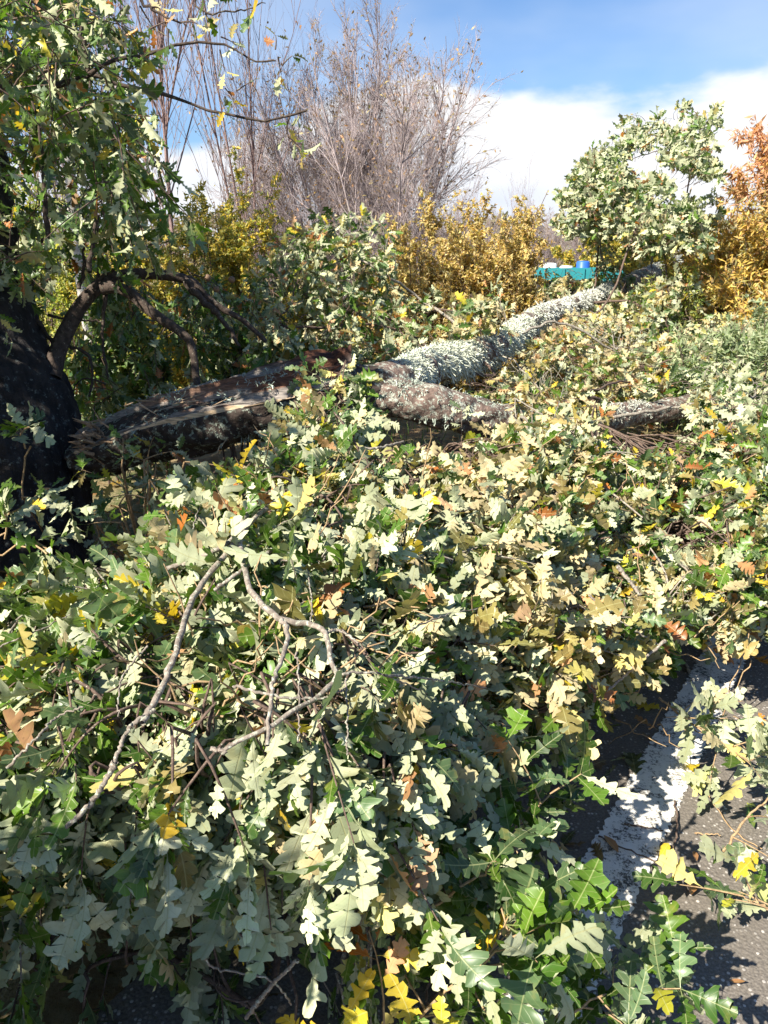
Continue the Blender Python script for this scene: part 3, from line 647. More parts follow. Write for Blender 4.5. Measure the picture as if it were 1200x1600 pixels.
def DEP(px, py):
    px = np.clip(px, GX[0], GX[-1] - 1e-3); py = np.clip(py, GY[0], GY[-1] - 1e-3)
    i = np.searchsorted(GX, px, 'right') - 1; j = np.searchsorted(GY, py, 'right') - 1
    fx = (px - GX[i]) / (GX[i + 1] - GX[i]); fy = (py - GY[j]) / (GY[j + 1] - GY[j])
    return GD[j, i] * (1 - fx) * (1 - fy) + GD[j, i + 1] * fx * (1 - fy) + GD[j + 1, i] * (1 - fx) * fy + GD[j + 1, i + 1] * fx * fy
MASS = [(-90, 950), (60, 915), (150, 910), (190, 895), (240, 870), (290, 790), (320, 735), (420, 725), (450, 670), (490, 625), (520, 620), (545, 705), (640, 712), (720, 715), (800, 710), (880, 690), (960, 710), (1060, 705), (1110, 670), (1290, 640), (1290, 930), (1200, 945), (1150, 960), (1060, 975), (1000, 1020), (950, 1050), (900, 1070), (840, 1075), (790, 1110), (740, 1150), (700, 1210), (690, 1330), (660, 1420), (600, 1480), (600, 1700), (-90, 1700)]
B2 = [(640, 640), (740, 600), (840, 545), (880, 505), (950, 470), (1040, 440), (1290, 450), (1290, 660), (1000, 640), (860, 660), (800, 655), (700, 640)]
B1 = [(440, 375), (520, 330), (600, 325), (610, 400), (640, 470), (740, 450), (800, 470), (760, 510), (660, 545), (590, 560), (500, 562), (410, 545), (380, 470)]
B3 = [(880, 290), (925, 235), (985, 200), (1060, 170), (1110, 168), (1128, 230), (1118, 320), (1100, 400), (1060, 375), (1000, 395), (940, 395), (885, 350)]
def holes(px, py):
    h = np.ones_like(px)
    for x, y, sx, sy in ((730, 815, 80, 45), (700, 800, 40, 40), (560, 940, 25, 30), (480, 1080, 30, 25), (250, 930, 40, 25), (600, 1330, 40, 50), (940, 1010, 40, 25), (960, 850, 40, 20), (150, 960, 50, 25), (420, 900, 30, 20), (870, 1120, 90, 45), (780, 1200, 70, 60), (420, 1420, 60, 60), (220, 1480, 120, 60), (60, 1370, 60, 40), (400, 1560, 200, 50)):
        h *= 1 - .93 * np.exp(-(((px - x) / sx) ** 2 + ((py - y) / sy) ** 2) * 1.2)
    return h
# sprays of the main mass; shell layers from the lit surface inwards
shoots = []   # (P, D, L, mix, flip, px, py)
def layer(poly, n, depthf, tmin, tmax, dens=None, hole=0.0, L=(.12, .24)):
    area = lambda x, y: (depthf(x, y) / depthf(x, y).max()) ** 2
    px, py = scatter_poly(poly, n, (lambda x, y: area(x, y) * (dens(x, y) if dens else 1)))
    lump = (vnoise(np.stack([px / 95, py / 80, 0 * px], -1), 1.0, 21) - .5) * .32
    d = depthf(px, py) * (1 + lump * .45) + rng.uniform(tmin, tmax, n)
    P = W(px, py, d); rg = region(px, py)
    keep = P[:, 2] > 0.06
    return P[keep], px[keep], py[keep], rg[keep]
def main_density(x, y): return np.clip(2.9 - 1.5 * 0, .1, 9) * 0 + 1
acc = []
A_ = layer(MASS, 1500, DEP, .03, .17, lambda x, y: holes(x, y) * (.25 + .75 * (vnoise(np.stack([x / 38, y / 32, 0 * x], -1), 1.0, 77) > .36)) * (1.9 / DEP(x, y)) ** .8 * np.clip(1.2 - (y - 1210) / 105, .004, 1) * np.where(x > 640, np.clip(1.2 - (y - 1130) / 120, .25, 1), 1)); acc.append(A_)
A_ = layer(MASS, 900, DEP, .2, .55, lambda x, y: (holes(x, y) * .9 + .1) * np.clip(1.2 - (y - 1190) / 100, .01, 1)); acc.append(A_)
A_ = layer(B2, 1500, DEP, -.1, .9); acc.append(A_)
A_ = layer(B1, 380, lambda x, y: 5.0 + 0 * x + (450 - y) * .004, -.2, 1.0); acc.append(A_)
A_ = layer(B3, 640, lambda x, y: 8.6 - (x - 880) * .006, -.9, 1.0, lambda x, y: (vnoise(np.stack([x / 24, y / 22, 0 * x], -1), 1.0, 31) > .42) * 1.0 * np.clip((y - 165) / 130, .3, 1)); acc.append(A_)
A_ = layer([(440, 640), (455, 590), (520, 575), (570, 590), (560, 640), (520, 690), (450, 690)], 34, lambda x, y: 3.3 + 0 * x, 0, .25, L=(.1, .2)); acc.append(A_)
A_ = layer([(640, 700), (700, 676), (800, 672), (900, 650), (960, 690), (960, 720), (640, 730)], 60, lambda x, y: 3.2 + 0 * x, 0, .3); acc.append(A_)
A_ = layer([(845, 432), (870, 425), (925, 428), (950, 395), (985, 402), (990, 440), (930, 452), (860, 455)], 34, lambda x, y: 8.3 + 0 * x, -.2, .4); acc.append(A_)
A_ = layer([(925, 340), (960, 340), (955, 420), (932, 418)], 10, lambda x, y: 8.6 + 0 * x, -.2, .4); acc.append(A_)
A_ = layer([(905, 250), (930, 205), (960, 215), (985, 165), (1010, 195), (1050, 150), (1085, 170), (1110, 150), (1125, 200), (1000, 240), (920, 270)], 46, lambda x, y: 8.4 + 0 * x, -.4, .6, lambda x, y: (vnoise(np.stack([x / 14, y / 14, 0 * x], -1), 1.0, 61) > .5) * 1.0 + .02); acc.append(A_)
# unseen flank added left of the picture to shade its lower left corner
n = 1500
P = np.stack([rng.uniform(-2.0, -.6, n), rng.uniform(-.25, .68, n), rng.uniform(.15, 2.1, n)], 1); P = P[(P[:, 2] < 1.47 + (.5 - P[:, 1]) * 1.32) & (P[:, 0] < .04 - (1.2 - P[:, 1]) * 1.04)]; n = len(P)
acc.append((P, np.full(n, 100.), np.full(n, 1500.), region(np.full(n, 100.), np.full(n, 1500.))))
# a lower, shaded skirt under the front
px, py = rng.uniform(-60, 740, 64), rng.uniform(1330, 1640, 64); px = px + 0; d = rng.uniform(1.5, 1.9, 64); P = W(px, py, d); k_ = P[:, 2] > .05
acc.append((P[k_], px[k_], py[k_], region(px[k_], py[k_])))
def _pj(q): d = (q - CAM) @ FWD; return 600 + FPX * ((q - CAM) @ RGT) / d, 800 + FPX * ((q - CAM) @ DWN) / d, d
tu, tv, td = _pj(TP)
for _k, a in enumerate(acc):
    u_, v_2, d_2 = _pj(a[0]); j_ = np.abs(u_[:, None] - tu[None]).argmin(1)
    bad = (((u_ > 945) & (u_ < 1085)) | ((u_ > 560) & (u_ < 800))) & (v_2 - tv[j_] > -45) & (v_2 - tv[j_] < 26) & (d_2 < td[j_] + .1) & (_k in (0, 1, 2, 6))
    acc[_k] = tuple(z_[~bad] for z_ in a)
P = np.concatenate([a[0] for a in acc]); PX = np.concatenate([a[1] for a in acc]); PY = np.concatenate([a[2] for a in acc]); RG = np.concatenate([a[3] for a in acc])
NSH = len(P)
# gather shoots into boughs
bx = np.array([(60, 1000), (180, 900), (150, 1150), (120, 1300), (100, 1480), (300, 820), (330, 960), (300, 1120), (290, 1280), (320, 1450), (440, 720), (470, 860), (450, 1010), (470, 1180), (470, 1350), (500, 1520), (500, 640), (600, 760), (620, 900), (620, 1050), (620, 1200), (600, 1350), (740, 730), (760, 860), (770, 990), (760, 1110), (740, 1250), (880, 720), (900, 840), (900, 960), (900, 1070), (1020, 720), (1040, 850), (1040, 980), (1160, 700), (1170, 830), (1190, 950), (650, 1550)], float)
bd = DEP(bx[:, 0], bx[:, 1]) + .42
BC = W(bx[:, 0], bx[:, 1], bd)
b2 = np.array([(720, 605, 4.8), (800, 600, 5.2), (880, 560, 5.6), (960, 600, 5.2), (960, 520, 6.4), (1060, 560, 6.0), (1060, 500, 7.0), (1160, 600, 5.2), (1170, 520, 6.6), (460, 470, 5.4), (560, 400, 5.7), (540, 500, 5.4), (680, 490, 5.8), (930, 330, 9.5), (960, 400, 9.3), (1020, 270, 9.6), (1030, 360, 9.4), (1090, 260, 9.8)])
BC = np.concatenate([BC, W(b2[:, 0], b2[:, 1], b2[:, 2]), np.array([[-1.5, .3, .5], [-1.0, .3, .5], [-.4, 1.3, .12], [.1, 1.4, .12]])])
BC[:, 2] = np.maximum(BC[:, 2], .07)
own = ((P[:, None] - BC[None]) ** 2).sum(-1).argmin(1)
_k0 = rix(SP, 575, 2000)[0]; stem_pts = np.concatenate([SP[_k0:int(NS * .97)], TP]) ; stem_r = None
NL = 10
for b in range(len(BC)):
    ix = np.where(own == b)[0]
    if len(ix) < 3: continue
    p = P[ix]; rg = RG[ix]
    out_ = nrm(p - BC[b]) * .7 + rng.normal(0, .45, p.shape)
    hang = np.clip((PY[ix] - 1040) / 240, 0, 1) * (PX[ix] < 760)
    out_[:, 2] -= .15 + hang * 1.3
    base = p - nrm(out_) * .08
    mean = nrm(np.stack([-.38 - 0 * hang, -.45 - .5 * hang, .85 - .6 * hang], 1))
    dist = np.linalg.norm(p - CAM, axis=1).mean()
    noise_mix = np.clip(rg[:, :4] * np.exp(rng.normal(0, .75, (len(ix), 4))) * np.array([1, 1, .55, .8]), 0, None)
    fl = np.clip(rg[:, 4] + rng.normal(0, .3, len(ix)), 0.05, .97)
    far = dist > 7; back = 38 <= b < 56
    if back: mean = nrm(np.tile([-.42, -.85, .30], (len(ix), 1)))
    if far: fl = np.clip(fl + .1, 0, .95)
    path, lv = sprays(base, out_, rng.uniform(.10, .22, len(ix)), NL + (4 if far else 0), noise_mix, fl, size=((.060, .128) if dist < 2.3 else (.058, .118)) if not far else (.075, .12), mean=mean, wob=.62, droop=.5 + .9 * hang.mean(), spread=(15, 70))
    lf = Leaves(); lf.add(*lv)
    # wood: a bough from the limb to its node, then a twig to each shoot
    d2 = np.linalg.norm(stem_pts - BC[b], axis=1); od = np.argsort(d2); s0 = stem_pts[od[rng.integers(0, len(od) // 4)]]
    if b < 38 or b > 55: s0 = BC[b] * .62 + s0 * .38; s0[2] = .22
    ax = np.linalg.svd(p - p.mean(0))[2][0]; ax = ax * (1 if ax @ (BC[b] - s0) > 0 else -1); ext = np.abs((p - p.mean(0)) @ ax).max() * .75
    inner = BC[b] * .6 + p.mean(0) * .4
    mid_ = (inner + s0) / 2 + np.array([0, 0, -.22 if b < 38 else .02]) + rng.normal(0, .05, 3); mid_[2] = max(mid_[2], .12)
    main, mr = resample([s0, mid_ * .5 + s0 * .5 + rng.normal(0, .04, 3), mid_, inner - ax * ext * .9, inner + rng.normal(0, .04, 3), inner + ax * ext], [.012, .011, .010, .008, .006, .003], 30, .006)
    main[1:, 2] = np.maximum(main[1:, 2], .03)
    kk = np.linspace(0, 1, 6)[None, :, None]
    jn = ((base[:, None] - main[None, 12:]) ** 2).sum(-1).argmin(1) + 12; jn = np.maximum(12, jn - rng.integers(1, 6, len(jn))); at_ = main[jn]
    c_mid = (at_ + base) / 2 + rng.normal(0, .035, base.shape) + nrm(main[jn] - main[jn - 2]) * .05
    ll_ = np.linalg.norm(at_ - base, axis=1, keepdims=True); at_ = base + (at_ - base) * np.minimum(1, (.10 if back else .28) / np.maximum(ll_, .01)); c_mid = np.where(ll_ > (.10 if back else .28), (at_ + base) / 2 + rng.normal(0, .02, base.shape), c_mid)
    conn = (1 - kk) ** 2 * at_[:, None] + 2 * kk * (1 - kk) * c_mid[:, None] + kk ** 2 * base[:, None]
    full = np.concatenate([conn, path[:, 1:]], 1)
    full[..., 2] = np.maximum(full[..., 2], .012)
    rad = np.linspace(.0045, .0013, full.shape[1])[None] * rng.uniform(.7, 1.3, (len(ix), 1)) * (.6 if back else 1)
    V, Q = join(tubes(main[None], mr[None], 7), tubes(full, rad, 5))
    bo = link('bough', mesh('bough', V, None, Q), M_DTWIG if b % 3 else M_BRANCH, fall)
    link('foliage', lf.mesh('foliage'), M_LEAF, bo)
print('shoots', NSH)
# bare weathered branches lying over the leaves
def lay(pts, lift=.05, dd=0):
    a = np.array(pts, float); return [w_ for w_ in W(a[:, 0], a[:, 1], DEP(a[:, 0], a[:, 1]) - lift + dd)]
for pts, r0, r1 in (
    ([(470, 760), (425, 790), (385, 822), (352, 868), (312, 918), (292, 960), (277, 1010), (263, 1052), (240, 1100), (222, 1130)], .0105, .0085),
    ([(392, 795), (375, 830), (380, 880), (397, 930), (440, 968), (485, 975), (510, 992), (518, 1035), (527, 1056), (505, 1082), (440, 1122), (350, 1172)], .0105, .0055),
    ([(440, 968), (448, 985), (446, 1015), (430, 1055), (424, 1090), (418, 1165)], .007, .005),
    ([(508, 990), (530, 985), (560, 1005)], .004, .003), ([(527, 1056), (560, 1050), (610, 1058), (680, 1090)], .004, .002),
    ([(262, 888), (300, 875), (340, 858), (380, 830)], .008, .009), ([(335, 922), (380, 890), (425, 858)], .006, .007), ([(180, 1190), (150, 1245), (105, 1292)], .007, .006),
    ([(350, 1175), (330, 1170)], .005, .005), ([(365, 1072), (420, 1085), (500, 1092), (540, 1075)], .004, .0025), ([(10, 1200), (60, 1150), (90, 1120), (130, 1105)], .004, .002), ([(302, 870), (303, 820), (318, 780)], .003, .002),
    ([(463, 1020), (468, 1080), (465, 1160)], .0025, .002), ([(540, 1060), (543, 1120), (542, 1180)], .0025, .002), ([(480, 880), (487, 940), (485, 975)], .002, .0025),
    ([(560, 700), (590, 700), (630, 690)], .008, .006), ([(640, 985), (700, 960), (760, 950)], .003, .002),
    ([(920, 930), (960, 965), (1000, 990), (1030, 1008)], .006, .004), ([(965, 885), (985, 910), (1000, 930)], .011, .008), ([(1040, 1000), (1000, 1035), (960, 1070), (935, 1090)], .008, .004), ([(600, 1055), (680, 1062), (760, 1075)], .004, .002),
    ([(240, 1110), (200, 1140), (175, 1200)], .0055, .005), ([(230, 1010), (190, 1060), (185, 1120)], .003, .002), ([(0, 1010), (60, 985), (110, 960)], .003, .002),
    ([(850, 690), (870, 640), (885, 590)], .005, .003), ([(800, 620), (850, 650), (900, 690)], .006, .004),
    ([(385, 1590), (420, 1545), (465, 1500)], .006, .005), ([(320, 1470), (330, 1510), (420, 1530), (455, 1570)], .003, .003)):
    o_, _ = branch('bare_branch', lay(pts, .10), r0 * .68, r1 * .62, M_BRANCH, fall, 40, 9, .0012, .05)
px_, py_ = scatter_poly([(150, 720), (290, 715), (290, 790), (230, 880), (150, 900)], 26); P = W(px_, py_, rng.uniform(3.2, 4.3, 26)); P[:, 2] = np.maximum(P[:, 2], .05)
pth, lv = sprays(P, rng.normal(0, .7, P.shape) + np.array([0, 0, .2]), .18, 8, np.array([.9, .03, .03, .04]), np.full(26, .35), size=(.07, .11)); lf = Leaves(); lf.add(*lv)
stv = np.array([np.linspace(TPm, q_, 5) for TPm, q_ in zip(np.repeat([[P[:, 0].mean(), P[:, 1].mean(), .05]], 26, 0), P)]); V, Q = join(tubes(pth, np.tile(np.linspace(.004, .0015, 5), (26, 1)), 5), tubes(stv, np.full((26, 5), .005), 5)); bo = link('bough', mesh('bough', V, None, Q), M_TWIG, fall); link('foliage', lf.mesh('foliage'), M_LEAF, bo)
# thin reddish shoots near the top of the mass
tws = []
for _i in range(230):
    x = rng.uniform(250, 1180); y = rng.uniform(700, 1150)
    a0 = np.array(W(x, y, DEP(x, y) + .12)); dr = nrm(rng.normal(0, 1, 3) + np.array([.2, -.5, .6])) * rng.uniform(.08, .22)
    tws.append(np.stack([a0 + dr * t_ + rng.normal(0, .006, 3) for t_ in np.linspace(0, 1, 6)]))
tws = np.array(tws); V, Q = tubes(tws, np.tile(np.linspace(.0028, .0012, 6), (len(tws), 1)), 5)
link('twigs', mesh('twigs', V, None, Q), M_TWIG, fall)

# ------------------------------------------------------------------ sprigs lying on the road
def sprig(pts, d, label, flip, mix, n_sh=6, n_l=7, r=.004, size=(.10, .15), up=.0, mean=(-.2, -.35, .9), Ls=(.08, .16), group=None, spread=1.0):
    base = W(pts[0][0], pts[0][1], d[0]); e = empty('oak_sprig', (base[0], base[1], 0), label, 'sprig', group)
    path = [W(a[0], a[1], dd) for a, dd in zip(pts, d)]
    Pm, rm = resample(path, np.linspace(r, r * .4, len(path)), 20, .003)
    Pm[:, 2] = np.maximum(Pm[:, 2], .01)
    k = np.linspace(3, 19, n_sh).astype(int); pb = Pm[k]
    dirm = nrm(Pm[-1] - Pm[0]); D = dirm * .6 + rng.normal(0, .6 * spread, (n_sh, 3)); D[:, 2] = D[:, 2] * .5 + up
    pth, lv = sprays(pb, D, rng.uniform(*Ls, n_sh), n_l, mix, np.full(n_sh, flip), size=size, mean=mean, wob=.28, droop=.12)
    lv = list(lv); 
    pth[..., 2] = np.maximum(pth[..., 2], .008); bp = lv[0]; bp[..., 2] = np.maximum(bp[..., 2], .012)
    tipz = bp[..., 2] + lv[1][..., 2] * lv[3]; lv[1][..., 2] += np.clip(.012 - tipz, 0, None) / lv[3]; 
    lf = Leaves(); lf.add(*lv)
    V, Q = join(tubes(Pm[None], rm[None], 6), tubes(pth, np.tile(np.linspace(r * .6, r * .3, 5), (n_sh, 1)), 5))
    link('twig', mesh('twig', V, None, Q), M_TWIG, e); link('foliage', lf.mesh('foliage'), M_LEAF, e)
rng = np.random.default_rng(21)
GM = np.array([.985, 0, .015, 0])
sprig([(600, 1640), (690, 1560), (780, 1480), (850, 1440)], [1.5, 1.48, 1.45, 1.45], 'large glossy green oak sprig reaching toward the white line, its leaves fanned', .12, GM, 14, 8, up=.10, spread=1.2, size=(.095, .14), Ls=(.10, .2))
sprig([(780, 1700), (860, 1630), (930, 1560), (990, 1550)], [1.5, 1.52, 1.53, 1.55], 'green oak sprig lowest on the asphalt, its tip casting a lobed shadow', .15, GM, 9, 8, up=.06, spread=.9, size=(.09, .13))
sprig([(740, 1360), (780, 1310), (820, 1280), (860, 1240)], [1.65, 1.66, 1.68, 1.7], 'broad green oak sprig standing up beside the white line, black shade behind it', .10, GM, 7, 6, up=.25, spread=.9, size=(.08, .125))
sprig([(640, 1450), (700, 1400), (760, 1360), (820, 1340)], [1.5, 1.5, 1.5, 1.55], 'grey-green oak sprig between the hanging leaves and the white line', .3, GM, 6, 7, up=.1, size=(.08, .12))
sprig([(1030, 1090), (1080, 1130), (1130, 1160), (1170, 1190)], [2.55, 2.45, 2.35, 2.25], 'pale sprig of upturned leaves lying across the white line, yellow leaf in it', .92, np.array([.86, .05, .09, 0]), 8, 7, up=.12, spread=1.2)
sprig([(1130, 1330), (1165, 1280), (1200, 1250), (1230, 1240)], [1.98, 2.02, 2.05, 2.05], 'thin sprig with a few pale and green leaves at the right edge of the asphalt', .55, np.array([.85, .05, .1, 0]), 5, 4, up=.08, size=(.08, .12))
sprig([(1250, 1440), (1200, 1420), (1160, 1400)], [1.85, 1.87, 1.9], 'small green sprig with one large yellow-green leaf by the right edge', .3, np.array([.75, 0, .25, 0]), 4, 4, up=.05, size=(.07, .12))
sprig([(540, 1680), (570, 1630), (600, 1600)], [1.42, 1.42, 1.42], 'sprig with yellowing and orange-brown leaves low at the bottom of the heap', .2, np.array([.25, .05, .45, .25]), 5, 6, up=.05, mean=(-.2, -.6, .7), size=(.07, .11))

# single leaves and sticks on the road
YEL = (.62, .46, .04); YG = (.42, .46, .05); BRN = (.30, .15, .07); TAN = (.48, .34, .18); ORG = (.5, .22, .04); PAL = (.45, .5, .34); GRN = (.07, .16, .03)
for x, y, s_, lod, cf, lab in ((1038, 1334, .055, 3, YEL, 'small round yellow leaf lying beside the white line'), (1044, 1427, .055, 3, YG, 'yellow-green oval leaf lying in the leaf shadow on asphalt'),
        (1082, 1392, .075, 3, BRN, 'brown folded leaf on bare asphalt right of the white line'), (1172, 1264, .07, 0, YG, 'bright yellow-green lobed leaf below the pale sprig'),
        (1170, 1290, .06, 3, GRN, 'small dark green leaf beside the thin sprig'), (1150, 1545, .03, 3, BRN, 'tiny rust brown leaf near the bottom edge of the road'),
        (955, 1328, .065, 3, BRN, 'dry reddish leaf lying on the white paint'), (1185, 1400, .12, 3, (.5, .52, .2), 'large smooth yellow-green leaf at the right edge of the asphalt'),
        (1085, 1205, .10, 0, YEL, 'golden yellow oak leaf under the pale sprig'), (1015, 1110, .11, 0, YEL, 'yellow oak leaf in the shade edge above the white line'),
        (1010, 1140, .09, 0, BRN, 'red-brown oak leaf in shade left of the white line'), (1190, 1130, .10, 0, ORG, 'orange-brown oak leaf beside the pale sprig at the right edge'),
        (1110, 1108, .08, 0, TAN, 'tan oak leaf on the far stretch of the white line'), (980, 1190, .09, 0, PAL, 'pale oak leaf lying in black shade beside the white line'),
        (1180, 1040, .12, 0, ORG, 'large orange leaf at the road edge under the heap'), (870, 1340, .09, 0, TAN, 'dry tan leaf half hidden by the sprig beside the line'),
        (1085, 1345, .035, 3, BRN, 'tiny brown leaf between the round yellow leaf and the thin sprig')):
    g_ = G(x, y); a_ = rng.uniform(0, 6.28); L_ = Leaves()
    L_.add(np.array([[0, 0, .012]]) - np.array([[math.cos(a_), math.sin(a_), 0]]) * s_ * .5, np.array([[math.cos(a_), math.sin(a_), .12]]), np.array([[rng.normal(0, .15), rng.normal(0, .15), 1]]), np.array([s_]), np.array([cf]), np.array([cf]))
    me = L_.mesh('fallen_leaf', lod); o_ = link('fallen_leaf', me, M_LEAF); o_.location = (g_[0], g_[1], .006); tag(o_, lab, 'leaf', 'leaves fallen on the road')
for pts, r_, lab in (([(935, 1310), (990, 1340), (1048, 1358)], .003, 'long thin brown stick lying across the white line'), ([(1054, 1255), (1058, 1300), (1052, 1330)], .0035, 'short dark stick at the right edge of the white line'),
                     ([(1100, 1235), (1140, 1300), (1190, 1330)], .0025, 'pale curved stick on asphalt beside the yellow-green leaf'), ([(1085, 1305), (1125, 1312)], .0025, 'short straw coloured stick on open asphalt'),
                     ([(975, 1290), (1035, 1305)], .003, 'dark twig pointing across the middle of the white line')):
    q = [np.array([*G(a, b)[:2], .008 + .008 * (i % 2)]) for i, (a, b) in enumerate(pts)]
    o_, _ = branch('stick', q, r_, r_ * .6, M_DTWIG if 'dark' in lab or 'brown' in lab else M_TWIG, None, 14, 6, .002); tag(o_, lab, 'stick', 'sticks lying on the road')

# ------------------------------------------------------------------ woody plants behind
def grow(PP, RR, n, t0, t1, L, ang, up, r, K=5, curve=.25):
    """children on parent paths PP (N,K0,3)"""
    N0, K0, _ = PP.shape; par = np.repeat(np.arange(N0), n); m = len(par)
    t = rng.uniform(t0, t1, m) * (K0 - 1); i = np.minimum(t.astype(int), K0 - 2); f = (t - i)[:, None]
    base = PP[par, i] * (1 - f) + PP[par, i + 1] * f; pd = nrm(PP[par, i + 1] - PP[par, i]); plen = np.linalg.norm(PP[par, -1] - PP[par, 0], axis=1)
    ref = nrm(rng.normal(0, 1, (m, 3))); s = nrm(np.cross(pd, ref)); a = np.radians(rng.normal(ang, ang * .3, m))[:, None]
    d = nrm(pd * np.cos(a) + s * np.sin(a) + np.array([0, 0, up]))
    l = L * plen * rng.uniform(.55, 1.15, m) * (1.15 - .6 * t / (K0 - 1))
    tt = np.linspace(0, 1, K)[None, :, None]; bend = rng.normal(0, curve * .5, (m, 3)) + np.array([0, 0, up * .4])
    P = base[:, None] + l[:, None, None] * (d[:, None] * tt + bend[:, None] * tt ** 2)
    P[:, 1:-1] += rng.normal(0, .012, (m, K - 2, 3)) * l[:, None, None]
    Rr = np.linspace(1, .35, K)[None] * r * rng.uniform(.7, 1.2, (m, 1))
    return P, Rr
def bare_tree(H, stems, spreadx, r0, counts, lean=0, ang=32, up=.25):
    P0 = []; R0 = []
    for _ in range(stems):
        d = np.array([rng.normal(0, spreadx), rng.normal(0, spreadx), 1.0]); d /= np.linalg.norm(d); h = H * rng.uniform(.8, 1.05)
        tt = np.linspace(0, 1, 9)[:, None]; q = d * h * tt + np.array([rng.normal(0, .05), rng.normal(0, .05), 0]) * h * tt ** 2 + np.cumsum(rng.normal(0, .012 * h / 8, (9, 3)), 0) * (tt > 0)
        q[0] = (rng.normal(0, .08), rng.normal(0, .08), -.1) if stems > 1 else (0, 0, -.1); P0.append(q); R0.append(np.linspace(r0, r0 * .2, 9))
    P0 = np.array(P0); R0 = np.array(R0)
    P1, R1 = grow(P0, R0, counts[0], .12, .97, .36, ang, up, r0 * .38, 6)
    P2, R2 = grow(P1, R1, counts[1], .15, 1, .5, ang, up * .8, r0 * .17, 5)
    P3, R3 = grow(P2, R2, counts[2], .1, 1, .6, ang + 5, up * .6, r0 * .08, 4)
    return (P0, R0), (P1, R1), (P2, R2), (P3, R3)
def small_leaves(P, n, size, colset, flip=.3, lod=3, droop=.2, t0=.1, mean=(-.35, -.4, .8), acc=None):
    m, K, _ = P.shape; par = np.repeat(np.arange(m), n); t = rng.uniform(t0, 1, len(par)) * (K - 1); i = np.minimum(t.astype(int), K - 2); f = (t - i)[:, None]
    b = P[par, i] * (1 - f) + P[par, i + 1] * f; d = nrm(P[par, i + 1] - P[par, i])
    x = nrm(d * .5 + rng.normal(0, .6, b.shape) + np.array([0, 0, -droop])); nn = np.asarray(mean) + rng.normal(0, .5, b.shape); nn = np.where(rng.random((len(b), 1)) < flip, -nn, nn)
    cs = np.array(colset); c = cs[rng.integers(0, len(cs), len(b))] * rng.uniform(.7, 1.3, (len(b), 1))
    acc.add(b, x, nn, rng.uniform(size * .7, size * 1.25, len(b)), c, c * .8 + .05)
rng = np.random.default_rng(5)
SCB = [(.30, .16, .08), (.38, .24, .12), (.24, .15, .09), (.35, .28, .15)]
protos = []
def make_bare(H, stems, sx, r0, counts, leafn, ang=30, up=.25, M_BARE=None):
    lv = bare_tree(H, stems, sx, r0, counts, ang=ang, up=up)
    e = empty('bare_tree', (0, 0, 0), 'x', 'tree')
    link('trunk', mesh('trunk', *(lambda q: (q[0], None, q[1]))(tubes(*lv[0], 8))), M_BARE, e)
    V, Q = join(tubes(*lv[1], 5), tubes(*lv[2], 3), tubes(*lv[3], 3)); link('crown', mesh('crown', V, None, Q), M_BARE, e)
    a = Leaves(); small_leaves(lv[3][0], leafn[0], leafn[1], SCB, acc=a) if leafn[0] >= 1 else small_leaves(lv[3][0][::int(1 / leafn[0])], 1, leafn[1], SCB, acc=a)
    link('withered_leaves', a.mesh('withered_leaves', 3), M_SMALL, e)
    return e
def place(e, px, d, label, group, s=1.0, rz=0, first=False, py=None):
    """stand a plant on the ground at distance d under photo column px"""
    if not first:
        c = e.copy(); COL.objects.link(c)
        for ch in e.children:
            k = ch.copy(); COL.objects.link(k); k.parent = c
    else: c = e
    Y = d; u = (px - 600) / FPX; dd = (Y * math.cos(PITCH) + CAM[2] * math.sin(PITCH))
    c.location = (u * dd, Y, 0); c.scale = (s, s, s); c.rotation_euler = (0, 0, rz)
    c['label'] = label
    if group: c['group'] = group
    return c
rng = np.random.default_rng(11)
tA = make_bare(4.6, 17, .27, .024, (14, 9, 8), (.12, .06), 30, .13, M_BARE)
tB = make_bare(8.0, 1, .03, .038, (36, 6, 4), (.3, .06), 30, .5, M_REDB)
tC = make_bare(7.2, 3, .10, .020, (12, 6, 4), (.3, .06), 24, .5, M_REDB)
GB = 'leafless trees behind the shrubs'
place(tA, 612, 12.6, 'grey many-stemmed leafless tree, broadest and densest, behind the yellow shrub', GB, 1.0, .3, True)
place(tB, 285, 12, 'straight slim leafless tree rising behind the upper oak twigs', GB, 1.05, 0, True)
place(tC, 410, 12.5, 'leafless tree of upright thin stems left of the dense grey one', GB, 1.08, 1, True)
place(tC, 215, 14, 'leafless upright tree seen through the oak leaves at upper left', GB, 1.1, 2.2)
place(tA, 540, 14.0, 'grey leafless tree interlaced with the dense one, just behind it', GB, 1.05, 3.3)
place(tA, 450, 16.5, 'wide bushy leafless tree filling the gap behind the slim stems', GB, .95, 2.5)
place(tC, 90, 15, 'leafless tree mostly hidden behind the standing oak crown', GB, 1.0, 4.4)
place(tA, 690, 19, 'low spreading leafless tree at the right flank of the dense one', GB, .62, 5)
GF = 'distant leafless trees on the skyline'
place(tA, 850, 38, 'distant brownish leafless tree on the skyline left of the cloud gap', GF, .80, 1)
place(tC, 810, 42, 'distant thin leafless tree just right of the shrub shoots', GF, .75, 2)
place(tA, 760, 44, 'distant leafless tree behind the ochre shrub', GF, .8, 3)
place(tA, 900, 46, 'distant leafless tree behind the raised pale leaves', GF, .85, 4.5)
place(tA, 1010, 48, 'distant leafless tree hidden behind the raised crown', GF, .8, 5.5)
place(tA, 130, 40, 'distant leafless tree behind the left oak leaves', GF, 1.0, .5)
place(tA, 20, 36, 'distant leafless tree at the far left', GF, 1.0, 3.5)

